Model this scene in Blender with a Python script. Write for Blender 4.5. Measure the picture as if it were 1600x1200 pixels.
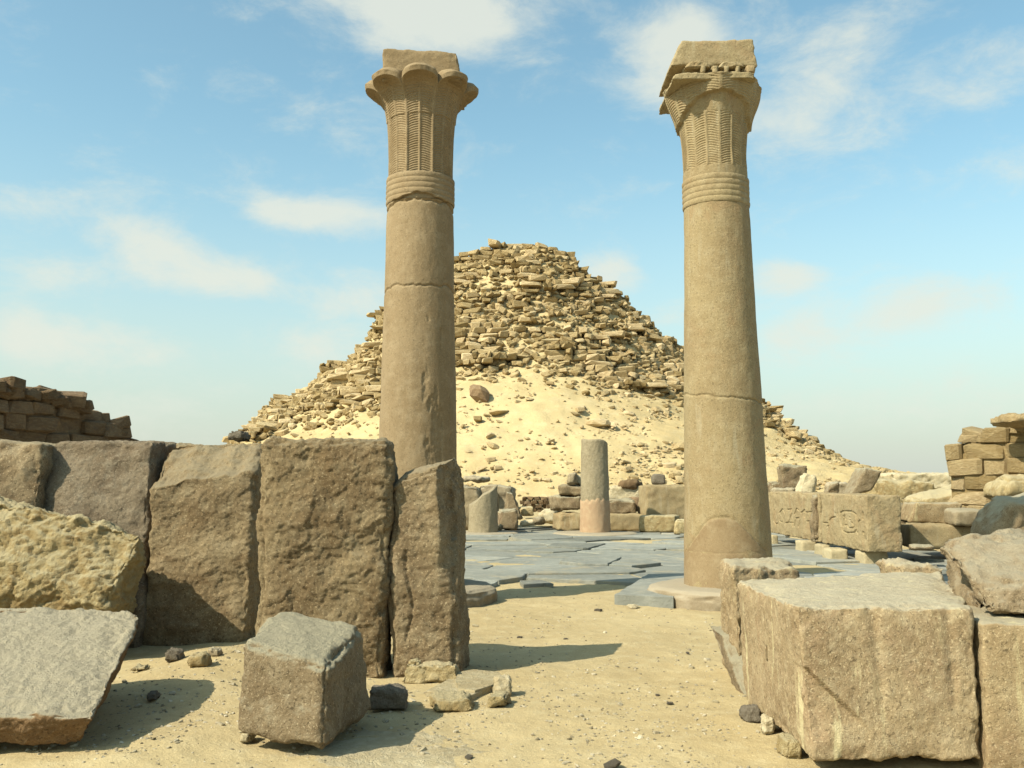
import bpy, bmesh, math, random
import numpy as np
from mathutils import Vector

random.seed(7)
RNG = np.random.RandomState(11)
for o in list(bpy.data.objects):
    bpy.data.objects.remove(o)
SC = bpy.context.scene
COL = SC.collection

# ------------------------------------------------------------------ camera
F = 1500.0                      # focal length in pixels of a 1600 px wide picture
EYE = 1.45
PITCH = math.atan(155.0 / F)
cam_data = bpy.data.cameras.new('camera')
cam_data.sensor_width = 36.0
cam_data.lens = 36.0 * F / 1600.0
cam_data.clip_start = 0.05
cam_data.clip_end = 6000
cam = bpy.data.objects.new('camera', cam_data)
COL.objects.link(cam)
cam.location = (0, 0, EYE)
cam.rotation_euler = (math.radians(90) + PITCH, 0, 0)
SC.camera = cam
SC.view_settings.view_transform = 'Standard'
SC.view_settings.look = 'None'
SC.view_settings.gamma = 1
SC.view_settings.exposure = 0.60
SC.view_settings.use_curve_mapping = False

# ------------------------------------------------------------------ sun and sky
SUN_ELEV = 43.0
SUN_DIR = Vector((-0.83, -0.555, 0)).normalized()      # horizontal direction towards the sun
e = math.radians(SUN_ELEV)
S = Vector((SUN_DIR.x * math.cos(e), SUN_DIR.y * math.cos(e), math.sin(e)))
sd = bpy.data.lights.new('sun', 'SUN')
sd.energy = 5.0
sd.angle = math.radians(0.5)
sd.color = (1.0, 0.92, 0.73)
so = bpy.data.objects.new('sun', sd)
COL.objects.link(so)
so.rotation_euler = S.to_track_quat('Z', 'Y').to_euler()
so.location = (-30, -30, 40)


def ray(px, py):
    a, b = (px - 800) / F, (600 - py) / F
    return Vector((a, math.cos(PITCH) - b * math.sin(PITCH), math.sin(PITCH) + b * math.cos(PITCH)))


def P(px, py, D):
    """world point that lies at distance D (world y) on the sight line of a photograph pixel"""
    d = ray(px, py)
    t = D / d.y
    return Vector((d.x * t, D, EYE + d.z * t))


def G(px, py, z=0.0):
    d = ray(px, py)
    t = (z - EYE) / d.z
    return Vector((d.x * t, d.y * t, z))


def proj(x, y, z):
    cz = y * math.cos(PITCH) + (z - EYE) * math.sin(PITCH)
    cy = -y * math.sin(PITCH) + (z - EYE) * math.cos(PITCH)
    return 800 + F * x / cz, 600 - F * cy / cz


world = bpy.data.worlds.new('World')
SC.world = world
world.use_nodes = True
wt = world.node_tree
wt.nodes.clear()


class NT:
    """small helper to write node graphs"""
    def __init__(s, tree):
        s.t = tree

    def n(s, kind, **kw):
        nd = s.t.nodes.new(kind)
        for k, v in kw.items():
            setattr(nd, k, v)
        return nd

    def put(s, sock, v):
        if hasattr(v, 'is_linked') or isinstance(v, bpy.types.NodeSocket):
            s.t.links.new(v, sock)
        else:
            if isinstance(v, (tuple, list)) and len(v) == 3 and sock.type == 'RGBA':
                v = (*v, 1)
            sock.default_value = v

    def math(s, op, a, b=0.0, c=0.0, clamp=False):
        nd = s.n('ShaderNodeMath', operation=op, use_clamp=clamp)
        s.put(nd.inputs[0], a); s.put(nd.inputs[1], b); s.put(nd.inputs[2], c)
        return nd.outputs[0]

    def vmath(s, op, a, b=(0, 0, 0)):
        nd = s.n('ShaderNodeVectorMath', operation=op)
        s.put(nd.inputs[0], a); s.put(nd.inputs[1], b)
        return nd.outputs['Value'] if op in ('LENGTH', 'DOT_PRODUCT') else nd.outputs[0]

    def mix(s, f, a, b, blend='MIX'):
        nd = s.n('ShaderNodeMix', data_type='RGBA', blend_type=blend)
        s.put(nd.inputs[0], f); s.put(nd.inputs[6], a); s.put(nd.inputs[7], b)
        return nd.outputs[2]

    def noise(s, vec, scale, detail=4, rough=0.55, dist=0.0):
        nd = s.n('ShaderNodeTexNoise')
        s.put(nd.inputs['Vector'], vec)
        nd.inputs['Scale'].default_value = scale
        nd.inputs['Detail'].default_value = detail
        nd.inputs['Roughness'].default_value = rough
        nd.inputs['Distortion'].default_value = dist
        return nd.outputs[0]

    def ramp(s, f, lo, hi, clamp=True):
        nd = s.n('ShaderNodeMapRange', interpolation_type='SMOOTHSTEP')
        s.put(nd.inputs[0], f)
        nd.inputs[1].default_value = lo
        nd.inputs[2].default_value = hi
        return nd.outputs[0]

    def sep(s, v):
        nd = s.n('ShaderNodeSeparateXYZ')
        s.put(nd.inputs[0], v)
        return nd.outputs


W = NT(wt)
tc = W.n('ShaderNodeTexCoord')
dvec = tc.outputs['Generated']
sky = W.n('ShaderNodeTexSky', sky_type='NISHITA')
sky.sun_disc = False
sky.sun_elevation = e
sky.sun_rotation = math.atan2(SUN_DIR.x, SUN_DIR.y)
sky.altitude = 50
sky.air_density = 1.0
sky.dust_density = 1.6
sky.ozone_density = 1.0
dz = W.sep(dvec)[2]
base = W.mix(1.0, sky.outputs[0], (2.15, 2.6, 2.15), 'MULTIPLY')
# a pale, slightly warm desert haze towards the horizon
hz = W.ramp(dz, 0.40, -0.04)
hz = W.math('MULTIPLY', W.math('POWER', hz, 1.35), 0.93)
base = W.mix(hz, base, (6.9, 7.3, 6.5))
# clouds: patches with soft ragged edges
warp = W.n('ShaderNodeVectorMath', operation='MULTIPLY')
W.put(warp.inputs[0], dvec); warp.inputs[1].default_value = (1, 1, 2.0)
n1 = W.noise(warp.outputs[0], 10.0, 12, 0.66, 0.25)
n2 = W.noise(warp.outputs[0], 2.2, 4, 0.5, 0.2)
acc = None
CLOUDS = [(610, 10, 180, 60, .9), (740, 30, 150, 55, .75), (1030, 95, 95, 75, .95), (1075, 50, 60, 50, .7),
          (1330, 75, 120, 60, .65), (1260, 190, 150, 60, .7), (1540, 110, 90, 50, .6), (520, 335, 110, 36, 1.0),
          (430, 330, 70, 30, .7), (345, 435, 105, 36, 1.15), (235, 395, 80, 44, 1.3), (575, 465, 90, 40, .8),
          (955, 425, 58, 46, 1.0), (1230, 432, 60, 30, .8), (1450, 480, 100, 44, .95), (1060, 490, 70, 30, .7),
          (35, 530, 70, 50, .9), (190, 545, 110, 45, .7), (480, 545, 110, 45, .7), (60, 320, 120, 32, .6),
          (1545, 265, 80, 40, .6), (1020, 290, 60, 25, .45), (1250, 520, 110, 40, .6), (110, 425, 60, 25, .5),
          (1380, 620, 200, 50, .4), (120, 640, 200, 50, .4)]
for (cx, cy, rx, ry, st) in CLOUDS:
    c = ray(cx, cy).normalized()
    d = W.vmath('SUBTRACT', dvec, tuple(c))
    d = W.vmath('MULTIPLY', d, (F / rx, 1.0, F / ry))
    l = W.vmath('LENGTH', d)
    g = W.math('MULTIPLY', W.ramp(l, 1.45, 0.0), st)
    acc = g if acc is None else W.math('ADD', acc, g)
acc = W.math('MINIMUM', acc, 1.15)
dens = W.math('ADD', W.math('MULTIPLY', n1, 1.05), W.math('MULTIPLY', acc, 0.42))
dens = W.math('ADD', dens, W.math('MULTIPLY', n2, 0.25))
cl = W.ramp(dens, 0.64, 1.16)
cl = W.math('MULTIPLY', cl, 0.85)
cl = W.math('MULTIPLY', cl, W.ramp(dz, -0.02, 0.1))
col = W.mix(cl, base, (8.7, 9.0, 7.9))
bg = W.n('ShaderNodeBackground')
W.put(bg.inputs[0], col)
bg.inputs[1].default_value = 0.062
wo = W.n('ShaderNodeOutputWorld')
wt.links.new(bg.outputs[0], wo.inputs[0])


# ------------------------------------------------------------------ numpy noise
_perm = RNG.permutation(256)
_perm = np.concatenate([_perm, _perm, _perm])
_grad = RNG.normal(size=(256, 3))
_grad /= np.linalg.norm(_grad, axis=1)[:, None]


def perlin(p):
    p = np.asarray(p, float)
    i = np.floor(p).astype(int)
    f = p - i
    u = f * f * f * (f * (f * 6 - 15) + 10)
    i &= 255
    out = 0
    for dx in (0, 1):
        for dy in (0, 1):
            for dz_ in (0, 1):
                h = _perm[_perm[_perm[(i[:, 0] + dx) & 255] + ((i[:, 1] + dy) & 255)] + ((i[:, 2] + dz_) & 255)]
                g = _grad[h]
                dot = g[:, 0] * (f[:, 0] - dx) + g[:, 1] * (f[:, 1] - dy) + g[:, 2] * (f[:, 2] - dz_)
                w = (u[:, 0] if dx else 1 - u[:, 0]) * (u[:, 1] if dy else 1 - u[:, 1]) * (u[:, 2] if dz_ else 1 - u[:, 2])
                out = out + w * dot
    return out * 1.5


def fbm(p, octs=4, gain=0.5):
    p = np.asarray(p, float)
    out, a = 0, 1.0
    for k in range(octs):
        out = out + a * perlin(p + 17.3 * k)
        p = p * 2.03
        a *= gain
    return out


def fbm2(x, y, s, octs=3):
    return fbm(np.stack([np.asarray(x, float) * s, np.asarray(y, float) * s, np.zeros_like(np.asarray(x, float)) + 3.3], 1), octs)


def sstep(a, b, x):
    t = np.clip((x - a) / (b - a), 0, 1)
    return t * t * (3 - 2 * t)


# ------------------------------------------------------------------ object helpers
def mesh_np(name, v, f, smooth=True):
    """mesh from arrays; f has 3 or 4 columns"""
    v = np.asarray(v, np.float32)
    f = np.asarray(f, np.int32)
    m = bpy.data.meshes.new(name)
    k = f.shape[1]
    m.vertices.add(len(v)); m.vertices.foreach_set('co', v.ravel())
    m.loops.add(f.size); m.loops.foreach_set('vertex_index', f.ravel())
    m.polygons.add(len(f))
    m.polygons.foreach_set('loop_start', np.arange(0, f.size, k, dtype=np.int32))
    m.polygons.foreach_set('loop_total', np.full(len(f), k, dtype=np.int32))
    m.polygons.foreach_set('use_smooth', np.full(len(f), smooth))
    m.update(calc_edges=True)
    m.validate()
    return m


def tag(o, label=None, cat=None, group=None, kind=None):
    if label: o['label'] = label
    if cat: o['category'] = cat
    if group: o['group'] = group
    if kind: o['kind'] = kind
    elif label: o['kind'] = 'thing'
    return o


def empty(name, loc):
    o = bpy.data.objects.new(name, None)
    o.empty_display_size = 0.2
    COL.objects.link(o)
    o.location = loc
    return o


def obj(name, mesh, mat, parent=None, loc=None):
    o = bpy.data.objects.new(name, mesh)
    if mat and not mesh.materials:
        mesh.materials.append(mat)
    COL.objects.link(o)
    if parent: o.parent = parent
    if loc is not None: o.location = loc
    return o


def obj_v(name, v, f, mat, parent=None, smooth=True, origin=None):
    """object from world coordinates; its origin is put at the bottom centre"""
    v = np.asarray(v, float)
    if origin is None:
        origin = np.array([(v[:, 0].min() + v[:, 0].max()) / 2, (v[:, 1].min() + v[:, 1].max()) / 2, v[:, 2].min()])
    m = mesh_np(name, v - origin, f, smooth)
    loc = np.array(origin)
    if parent is not None:
        loc = loc - np.array(parent.location)
    return obj(name, m, mat, parent, loc)


# ------------------------------------------------------------------ materials
ALB = 0.74


def rock(name, c_dark, c_mid, c_light, speck=0.0, speck_scale=60, big=1.3, bump=0.5, bump_scale=30,
         patina=None, stain=None, rough=0.93, rand=0.12, pit=0.0, fine=0.4, patina_lo=0.35, streak=None, streak_amt=.7, streak_lo=.54):
    c_dark, c_mid, c_light = (tuple(x * ALB for x in q) for q in (c_dark, c_mid, c_light))
    patina = patina and tuple(x * ALB for x in patina)
    stain = stain and tuple(x * ALB for x in stain)
    m = bpy.data.materials.new(name)
    m.use_nodes = True
    t = m.node_tree
    t.nodes.clear()
    N = NT(t)
    out = N.n('ShaderNodeOutputMaterial')
    b = N.n('ShaderNodeBsdfPrincipled')
    t.links.new(b.outputs[0], out.inputs[0])
    b.inputs['Roughness'].default_value = rough
    b.inputs['Specular IOR Level'].default_value = 0.25
    tcn = N.n('ShaderNodeTexCoord')
    oi = N.n('ShaderNodeObjectInfo')
    geo = N.n('ShaderNodeNewGeometry')
    off = N.math('MULTIPLY', oi.outputs['Random'], 37.0)
    cmb = N.n('ShaderNodeCombineXYZ')
    N.put(cmb.inputs[0], off); N.put(cmb.inputs[1], off); N.put(cmb.inputs[2], off)
    vec = N.vmath('ADD', tcn.outputs['Object'], cmb.outputs[0])
    nb = N.noise(vec, big, 6, 0.6, 0.3)
    nm = N.noise(vec, big * 6.3, 5, 0.65)
    c = N.mix(N.ramp(nb, 0.33, 0.68), c_dark, c_mid)
    c = N.mix(N.math('MULTIPLY', N.ramp(nm, 0.42, 0.72), 0.75), c, c_light)
    if stain:
        ns = N.noise(vec, big * 0.9, 5, 0.7, 1.2)
        c = N.mix(N.math('MULTIPLY', N.ramp(ns, 0.52, 0.66), 0.6), c, stain)
    if speck > 0:
        s1 = N.noise(vec, speck_scale, 3, 0.7)
        s2 = N.noise(vec, speck_scale * 1.7, 2, 0.6)
        c = N.mix(N.math('MULTIPLY', N.ramp(s1, 0.55, 0.68), speck), c, tuple(x * 0.35 for x in c_dark))
        c = N.mix(N.math('MULTIPLY', N.ramp(s2, 0.57, 0.70), speck * 0.8), c, tuple(min(1, x * 1.55) for x in c_light))
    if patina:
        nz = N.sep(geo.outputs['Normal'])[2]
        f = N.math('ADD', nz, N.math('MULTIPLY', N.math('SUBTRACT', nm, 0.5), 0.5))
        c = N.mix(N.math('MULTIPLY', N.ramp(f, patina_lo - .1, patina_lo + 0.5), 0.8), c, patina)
    if streak:
        sv_ = N.vmath('MULTIPLY', vec, (11, 11, 1.1))
        k_ = N.noise(sv_, 1.0, 5, 0.6, .3)
        zone = N.ramp(N.noise(vec, 1.3, 3, .5), .42, .6)
        c = N.mix(N.math('MULTIPLY', N.math('MULTIPLY', N.ramp(k_, streak_lo, streak_lo + .12), zone), streak_amt), c, tuple(x * ALB for x in streak))
    # stone to stone variation
    isl = N.math('ADD', N.math('MULTIPLY', geo.outputs['Random Per Island'], 0.5), N.math('MULTIPLY', oi.outputs['Random'], 0.5))
    br = N.math('ADD', N.math('MULTIPLY', N.math('SUBTRACT', isl, 0.5), 2 * rand * 1.6), 1.0)
    hs = N.n('ShaderNodeHueSaturation')
    N.put(hs.inputs['Value'], br)
    N.put(hs.inputs['Saturation'], N.math('ADD', N.math('MULTIPLY', N.math('SUBTRACT', isl, 0.5), -rand), 1.0))
    N.put(hs.inputs['Color'], c)
    N.put(b.inputs['Base Color'], hs.outputs[0])
    h1 = N.noise(vec, bump_scale, 8, 0.7)
    h2 = N.noise(vec, bump_scale * 4.5, 4, 0.7)
    h = N.math('ADD', h1, N.math('MULTIPLY', h2, fine))
    if pit > 0:
        v = N.n('ShaderNodeTexVoronoi')
        N.put(v.inputs['Vector'], vec)
        v.inputs['Scale'].default_value = bump_scale * 0.8
        pp = N.ramp(v.outputs['Distance'], 0.0, 0.28)
        h = N.math('ADD', h, N.math('MULTIPLY', pp, pit))
    bp = N.n('ShaderNodeBump')
    bp.inputs['Strength'].default_value = bump
    bp.inputs['Distance'].default_value = 0.95 / bump_scale
    N.put(bp.inputs['Height'], h)
    N.put(b.inputs['Normal'], bp.outputs[0])
    return m


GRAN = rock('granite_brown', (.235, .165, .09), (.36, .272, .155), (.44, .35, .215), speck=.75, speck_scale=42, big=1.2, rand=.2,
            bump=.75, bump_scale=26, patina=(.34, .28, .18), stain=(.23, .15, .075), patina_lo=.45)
GRAN_GREY = rock('granite_grey', (.225, .16, .088), (.32, .24, .14), (.39, .315, .20), speck=.7, speck_scale=45, big=1.6,
                 bump=.9, bump_scale=24, patina=(.44, .40, .28), stain=(.24, .165, .10), patina_lo=.38)
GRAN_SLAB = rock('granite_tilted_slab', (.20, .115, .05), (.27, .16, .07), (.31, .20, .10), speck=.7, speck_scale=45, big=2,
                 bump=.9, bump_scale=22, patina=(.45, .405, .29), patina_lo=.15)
GRAN_PINK = rock('granite_pink', (.29, .205, .11), (.395, .295, .165), (.47, .375, .23), speck=.7, speck_scale=45, big=2.2,
                 bump=.6, bump_scale=30, patina=(.47, .42, .30), stain=(.34, .23, .13), patina_lo=.6, streak=(.66, .57, .33))
COLM = rock('column_granite', (.265, .188, .10), (.315, .232, .132), (.36, .275, .165), speck=.4, speck_scale=40, big=1.1,
            bump=.28, bump_scale=30, rand=.05)
COLM_WARM = rock('column_granite_warm', (.315, .235, .125), (.365, .285, .155), (.41, .33, .195), speck=.5, speck_scale=40, big=1.1,
            bump=.4, bump_scale=30, rand=.05, stain=(.34, .23, .12), streak=(.46, .40, .27), streak_amt=.5)
PINKFOOT = rock('column_pink_grey', (.29, .235, .145), (.35, .29, .185), (.41, .345, .23), speck=.3, speck_scale=25, big=2.0,
                bump=.5, bump_scale=14, rand=.05)
LIME = rock('limestone_yellow', (.44, .32, .15), (.56, .44, .23), (.68, .57, .34), big=2.2, bump=.9, bump_scale=14,
            stain=(.40, .27, .12), patina=(.62, .53, .33))
LIME_PALE = rock('limestone_pale', (.50, .41, .25), (.62, .53, .35), (.72, .64, .45), big=1.5, bump=.6, bump_scale=12)
LIME_GREY = rock('limestone_weathered', (.30, .24, .15), (.40, .32, .20), (.48, .40, .27), big=1.5, bump=.6, bump_scale=12,
                 speck=.15, patina=(.46, .40, .28), rand=.2)
PYR = rock('pyramid_stone', (.44, .315, .155), (.58, .44, .235), (.67, .53, .31), big=.9, bump=.7, bump_scale=5,
           patina=(.56, .44, .24), rand=.26, patina_lo=.55)
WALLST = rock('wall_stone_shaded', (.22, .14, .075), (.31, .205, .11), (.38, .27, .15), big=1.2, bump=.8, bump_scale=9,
              rand=.25, stain=(.20, .13, .08))  # dark colour carries painted shade for the left wall, turned from the sun
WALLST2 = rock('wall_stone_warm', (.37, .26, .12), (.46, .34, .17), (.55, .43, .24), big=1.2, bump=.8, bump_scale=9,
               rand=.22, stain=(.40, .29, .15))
BASEM = rock('column_base_stone', (.27, .21, .13), (.33, .265, .175), (.40, .335, .235), speck=.2, speck_scale=50, big=1.5,
             bump=.45, bump_scale=22, patina=(.42, .36, .26))
FOOTM = rock('column_foot_repair', (.27, .187, .10), (.33, .245, .14), (.385, .30, .18), speck=.35, speck_scale=60, big=1.2,
             bump=.2, bump_scale=26, rand=.03)
PLATE = rock('bedded_limestone', (.46, .37, .215), (.54, .45, .275), (.62, .54, .36), big=2.5, bump=.8, bump_scale=18)
GRAN_TAN = rock('granite_tan', (.27, .19, .105), (.37, .28, .165), (.43, .345, .22), speck=.7, speck_scale=45, big=2.2,
                bump=.9, bump_scale=24, patina=(.46, .40, .28), stain=(.33, .22, .12), patina_lo=.55)
GRAN_MAUVE = rock('granite_mauve', (.205, .15, .095), (.30, .235, .155), (.385, .32, .225), speck=.6, speck_scale=42, big=1.6,
                  bump=.85, bump_scale=24)
SLATE = rock('slate_paving', (.215, .22, .19), (.28, .285, .245), (.345, .345, .295), big=.9, bump=.5, bump_scale=14, rand=.32,
             stain=(.42, .36, .24), rough=.8)
DARKST = rock('dark_stone', (.17, .14, .10), (.25, .21, .155), (.32, .28, .215), big=2.5, bump=.9, bump_scale=16)
CONC = rock('support_stone', (.40, .33, .20), (.50, .42, .26), (.56, .48, .31), big=3, bump=.4, bump_scale=20)
PEBBLE = rock('pebbles', (.30, .25, .16), (.55, .47, .32), (.70, .64, .50), big=6, bump=.3, bump_scale=50, rand=.4)


def sand_material(name, c1, c2, c3, scale=1.0, far=False):
    c1, c2, c3 = (tuple(x * ALB for x in q) for q in (c1, c2, c3))
    m = bpy.data.materials.new(name)
    m.use_nodes = True
    t = m.node_tree
    t.nodes.clear()
    N = NT(t)
    out = N.n('ShaderNodeOutputMaterial')
    b = N.n('ShaderNodeBsdfPrincipled')
    t.links.new(b.outputs[0], out.inputs[0])
    b.inputs['Roughness'].default_value = 1.0
    b.inputs['Specular IOR Level'].default_value = 0.1
    vec = N.n('ShaderNodeTexCoord').outputs['Object']
    n1_ = N.noise(vec, .55 * scale, 6, .65, .5)
    n2_ = N.noise(vec, 5 * scale, 7, .7)
    n3_ = N.noise(vec, 55 * scale, 4, .8)
    c = N.mix(N.ramp(n1_, .36, .66), c1, c2)
    c = N.mix(N.math('MULTIPLY', N.ramp(n2_, .45, .75), .7), c, c3)
    c = N.mix(N.math('MULTIPLY', N.ramp(n3_, .56, .72), .55), c, tuple(x * .55 for x in c1))
    n4_ = N.noise(vec, 90 * scale, 2, .6)
    c = N.mix(N.math('MULTIPLY', N.ramp(n4_, .62, .70), .6), c, tuple(min(.85, x * 1.35) for x in c3))
    N.put(b.inputs['Base Color'], c)
    h = N.math('ADD', N.math('MULTIPLY', n2_, 1.0), N.math('MULTIPLY', n3_, .5))
    h = N.math('ADD', h, N.math('MULTIPLY', N.noise(vec, 17 * scale, 5, .7), .9))
    bp = N.n('ShaderNodeBump')
    bp.inputs['Strength'].default_value = .55
    bp.inputs['Distance'].default_value = .03 / scale
    N.put(bp.inputs['Height'], h)
    N.put(b.inputs['Normal'], bp.outputs[0])
    return m


SAND = sand_material('sand', (.47, .365, .195), (.54, .43, .24), (.61, .51, .31))
SAND_FAR = sand_material('sand_slope_material', (.56, .43, .22), (.63, .50, .27), (.70, .58, .35), scale=.25)


# ------------------------------------------------------------------ rough block builder
def lattice(nx, ny, nz):
    I, J, K = np.meshgrid(np.arange(nx + 1), np.arange(ny + 1), np.arange(nz + 1), indexing='ij')
    mask = (I == 0) | (I == nx) | (J == 0) | (J == ny) | (K == 0) | (K == nz)
    idx = -np.ones(mask.shape, int)
    idx[mask] = np.arange(mask.sum())
    p = np.stack([I[mask] / nx, J[mask] / ny, K[mask] / nz], 1) * 2 - 1
    fs = []

    def q(a, flip):
        f = np.stack([a[:-1, :-1], a[1:, :-1], a[1:, 1:], a[:-1, 1:]], -1).reshape(-1, 4)
        fs.append(f[:, ::-1] if flip else f)
    q(idx[:, :, 0], True); q(idx[:, :, -1], False)
    q(idx[:, 0, :], False); q(idx[:, -1, :], True)
    q(idx[0, :, :], True); q(idx[-1, :, :], False)
    return p, np.concatenate(fs)


def vnormals(v, f):
    a, b, c, d = v[f[:, 0]], v[f[:, 1]], v[f[:, 2]], v[f[:, 3]]
    n = np.cross(c - a, d - b)
    out = np.zeros_like(v)
    for k in range(4):
        for ax in range(3):
            out[:, ax] += np.bincount(f[:, k], n[:, ax], minlength=len(v))
    return out / (np.linalg.norm(out, axis=1)[:, None] + 1e-12)


def rough_block(corners, res=.02, rnd=.04, lo=.02, lo_s=2.0, hi=.008, hi_s=12.0, chip=.02, chip_s=5.0, edge=.03,
                seed=0.0, warp=None, cracks=None, maxseg=150):
    """corners[i][j][k] with i left/right, j front/back, k bottom/top -> vertices, faces"""
    c = np.array([[[list(corners[i][j][k]) for k in (0, 1)] for j in (0, 1)] for i in (0, 1)], float)
    L = [np.linalg.norm(np.diff(c, axis=a), axis=-1).mean() for a in range(3)]
    n = [int(min(maxseg, max(4, round(l / res)))) for l in L]
    p, f = lattice(*n)
    k = np.array([min(.9, 2 * rnd / l) for l in L])
    q = np.clip(p, -1 + k, 1 - k)
    d = (p - q) / k
    ln = np.linalg.norm(d, axis=1)
    # how close to an edge, 1 on it
    near = np.sort(np.abs(p), axis=1)[:, 1]
    m = ln > 1e-9
    # warp the cube shell onto a rounded one
    mx = np.abs(d).max(axis=1)
    s = np.ones(len(p))
    s[m] = mx[m] / ln[m]
    p2 = q + d * s[:, None] * k
    t = (p2 + 1) / 2
    v = 0
    for i in (0, 1):
        for j in (0, 1):
            for kk in (0, 1):
                w = (t[:, 0] if i else 1 - t[:, 0]) * (t[:, 1] if j else 1 - t[:, 1]) * (t[:, 2] if kk else 1 - t[:, 2])
                v = v + w[:, None] * c[i, j, kk]
    if warp is not None:
        v = warp(v, t)
    nrm = vnormals(v, f)
    so_ = seed * 13.7 + 5
    dd = lo * fbm(v * lo_s + so_, 3) + hi * fbm(v * hi_s + so_ + 9, 4, .6)
    if chip:
        # flaked surface: flat facets that end in small sharp ledges
        w3 = fbm(v * chip_s * 1.3 + so_ + 11, 3)
        r = fbm(v * chip_s * np.array([1, 1, 1.5]) * .8 + .25 * w3[:, None] + so_ + 31, 4, .55) * 3.2
        fl = np.floor(r)
        dd += chip * (fl + sstep(.80, 1.0, r - fl) - r * .35)
        r2 = fbm(v * chip_s * 2.6 + so_ + 71, 3, .55) * 2.2
        fl = np.floor(r2)
        dd += chip * .45 * (fl + sstep(.75, 1.0, r2 - fl) - r2 * .3)
    if edge:
        el = sstep(.72, 1.0, near)
        dd -= edge * el * np.clip(.45 + fbm(v * lo_s * 2.2 + so_ + 50, 4, .6), 0, 2)
    if cracks:
        for fn, depth, width in cracks:
            dist = fn(v, t)
            dd -= depth * np.exp(-(dist / width) ** 2)
    v = v + nrm * dd[:, None]
    return v, f


def hexa(quad, D, thick, skew=(0, 0), ground=False, back_scale=1.0, Dq=None, up=0.0):
    """front face from four photograph pixels BL,BR,TR,TL at distance D, pushed back by thick"""
    Ds = Dq or (D, D, D, D)
    bl, br, tr, tl = [P(x, y, d) for (x, y), d in zip(quad, Ds)]
    if ground:
        bl.z = br.z = -.04
    off = Vector((skew[0], thick, skew[1]))
    B = [p + off for p in (bl, br, tr, tl)]
    for i in (2, 3):
        B[i].z += up
    return [[[bl, tl], [B[0], B[3]]], [[br, tr], [B[1], B[2]]]]


def put_block(name, label, cat, corners, mat, group=None, parent=None, **kw):
    v, f = rough_block(corners, **kw)
    o = obj_v(name, v, f, mat, parent)
    if parent is None:
        tag(o, label, cat, group)
    return o


# ================================================================== GROUND
def gh(x, y):
    x = np.asarray(x, float); y = np.asarray(y, float)
    z = .018 * fbm2(x, y, .9, 3) + .011 * fbm2(x + 9, y, 3.2, 4)
    z = z + .15 * np.exp(-(((x + 2.25) / .6) ** 2 + ((y - 7.5) / 1.0) ** 2))
    z = z + .05 * np.exp(-(((x + 1.9) / .5) ** 2 + ((y - 5.3) / .8) ** 2))
    z = z + .6 * sstep(30, 50, y) * 1.0
    z = z - .03 * sstep(13, 15, y) * (1 - sstep(29, 31, y))
    z = z + .25 * fbm2(x + 50, y + 20, .05, 2) * sstep(60, 140, y)
    return z


def build_ground():
    ys = np.concatenate([np.linspace(-12, 2.6, 40), np.linspace(2.65, 9, 190), np.linspace(9.07, 16, 110),
                         np.linspace(16.2, 60, 120), np.geomspace(61, 3000, 50)])
    xs = np.concatenate([-np.geomspace(2500, 13, 34), np.linspace(-12.5, -4.4, 60), np.linspace(-4.35, 4.35, 230),
                         np.linspace(4.4, 12.5, 60), np.geomspace(13, 2500, 34)])
    X, Y = np.meshgrid(xs, ys)
    Z = gh(X.ravel(), Y.ravel())
    # foot scuffs in the near sand
    Z += .006 * np.abs(fbm2(X.ravel(), Y.ravel(), 7.0, 3)) * (Y.ravel() < 16)
    v = np.stack([X.ravel(), Y.ravel(), Z], 1)
    ny, nx = X.shape
    I = np.arange(nx * ny).reshape(ny, nx)
    f = np.stack([I[:-1, :-1], I[:-1, 1:], I[1:, 1:], I[1:, :-1]], -1).reshape(-1, 4)
    o = obj('ground', mesh_np('ground', v, f), SAND)
    tag(o, kind='structure')


build_ground()

# ================================================================== PYRAMID
RIDGE, TOE, BASEZ = 80.0, 50.0, .6
SIL = [(-400, 760), (0, 750), (250, 742), (350, 725), (380, 702), (405, 664), (422, 632), (450, 622), (485, 616), (490, 596), (512, 577),
       (542, 570), (550, 556), (578, 545), (585, 500), (605, 488), (640, 456), (700, 417), (715, 408), (747, 404),
       (766, 392), (800, 389), (850, 386), (872, 395), (903, 416), (915, 436), (950, 452), (980, 470), (990, 492),
       (1015, 512), (1035, 528), (1068, 552), (1100, 577), (1150, 607), (1193, 638), (1210, 648), (1217, 668),
       (1250, 696), (1290, 708), (1300, 718), (1340, 727), (1385, 734), (1480, 744), (1600, 752), (2000, 762)]
_sx = np.array([P(a, b, RIDGE).x for a, b in SIL])
_sz = np.array([P(a, b, RIDGE).z for a, b in SIL]) - BASEZ
_gx = np.linspace(-70, 75, 600)
_gz = np.interp(_gx, _sx, _sz, left=0.0, right=0.2)
_ker = np.exp(-(np.arange(-20, 21) / 9.0) ** 2); _ker /= _ker.sum()
_gs = np.convolve(np.pad(_gz, 20, mode='edge'), _ker, mode='valid')
BND = [(300, 720), (385, 688), (440, 668), (500, 650), (560, 642), (600, 636), (660, 612), (715, 592), (760, 578), (825, 566),
       (880, 584), (930, 604), (1000, 612), (1075, 634), (1130, 652), (1205, 674), (1225, 676), (1260, 702), (1300, 714), (1400, 728)]
_bx = [a for a, b in BND]; _by = [b for a, b in BND]
TB = .573


def shape_t(t):
    t = np.asarray(t, float)
    a = .44 * np.clip(t, 0, TB) / TB
    b = .56 * np.clip((t - TB) / (1 - TB), 0, 1)
    back = np.clip((t - 1.02) / .9, 0, 1)
    return (a + b) * (1 - back)


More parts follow.
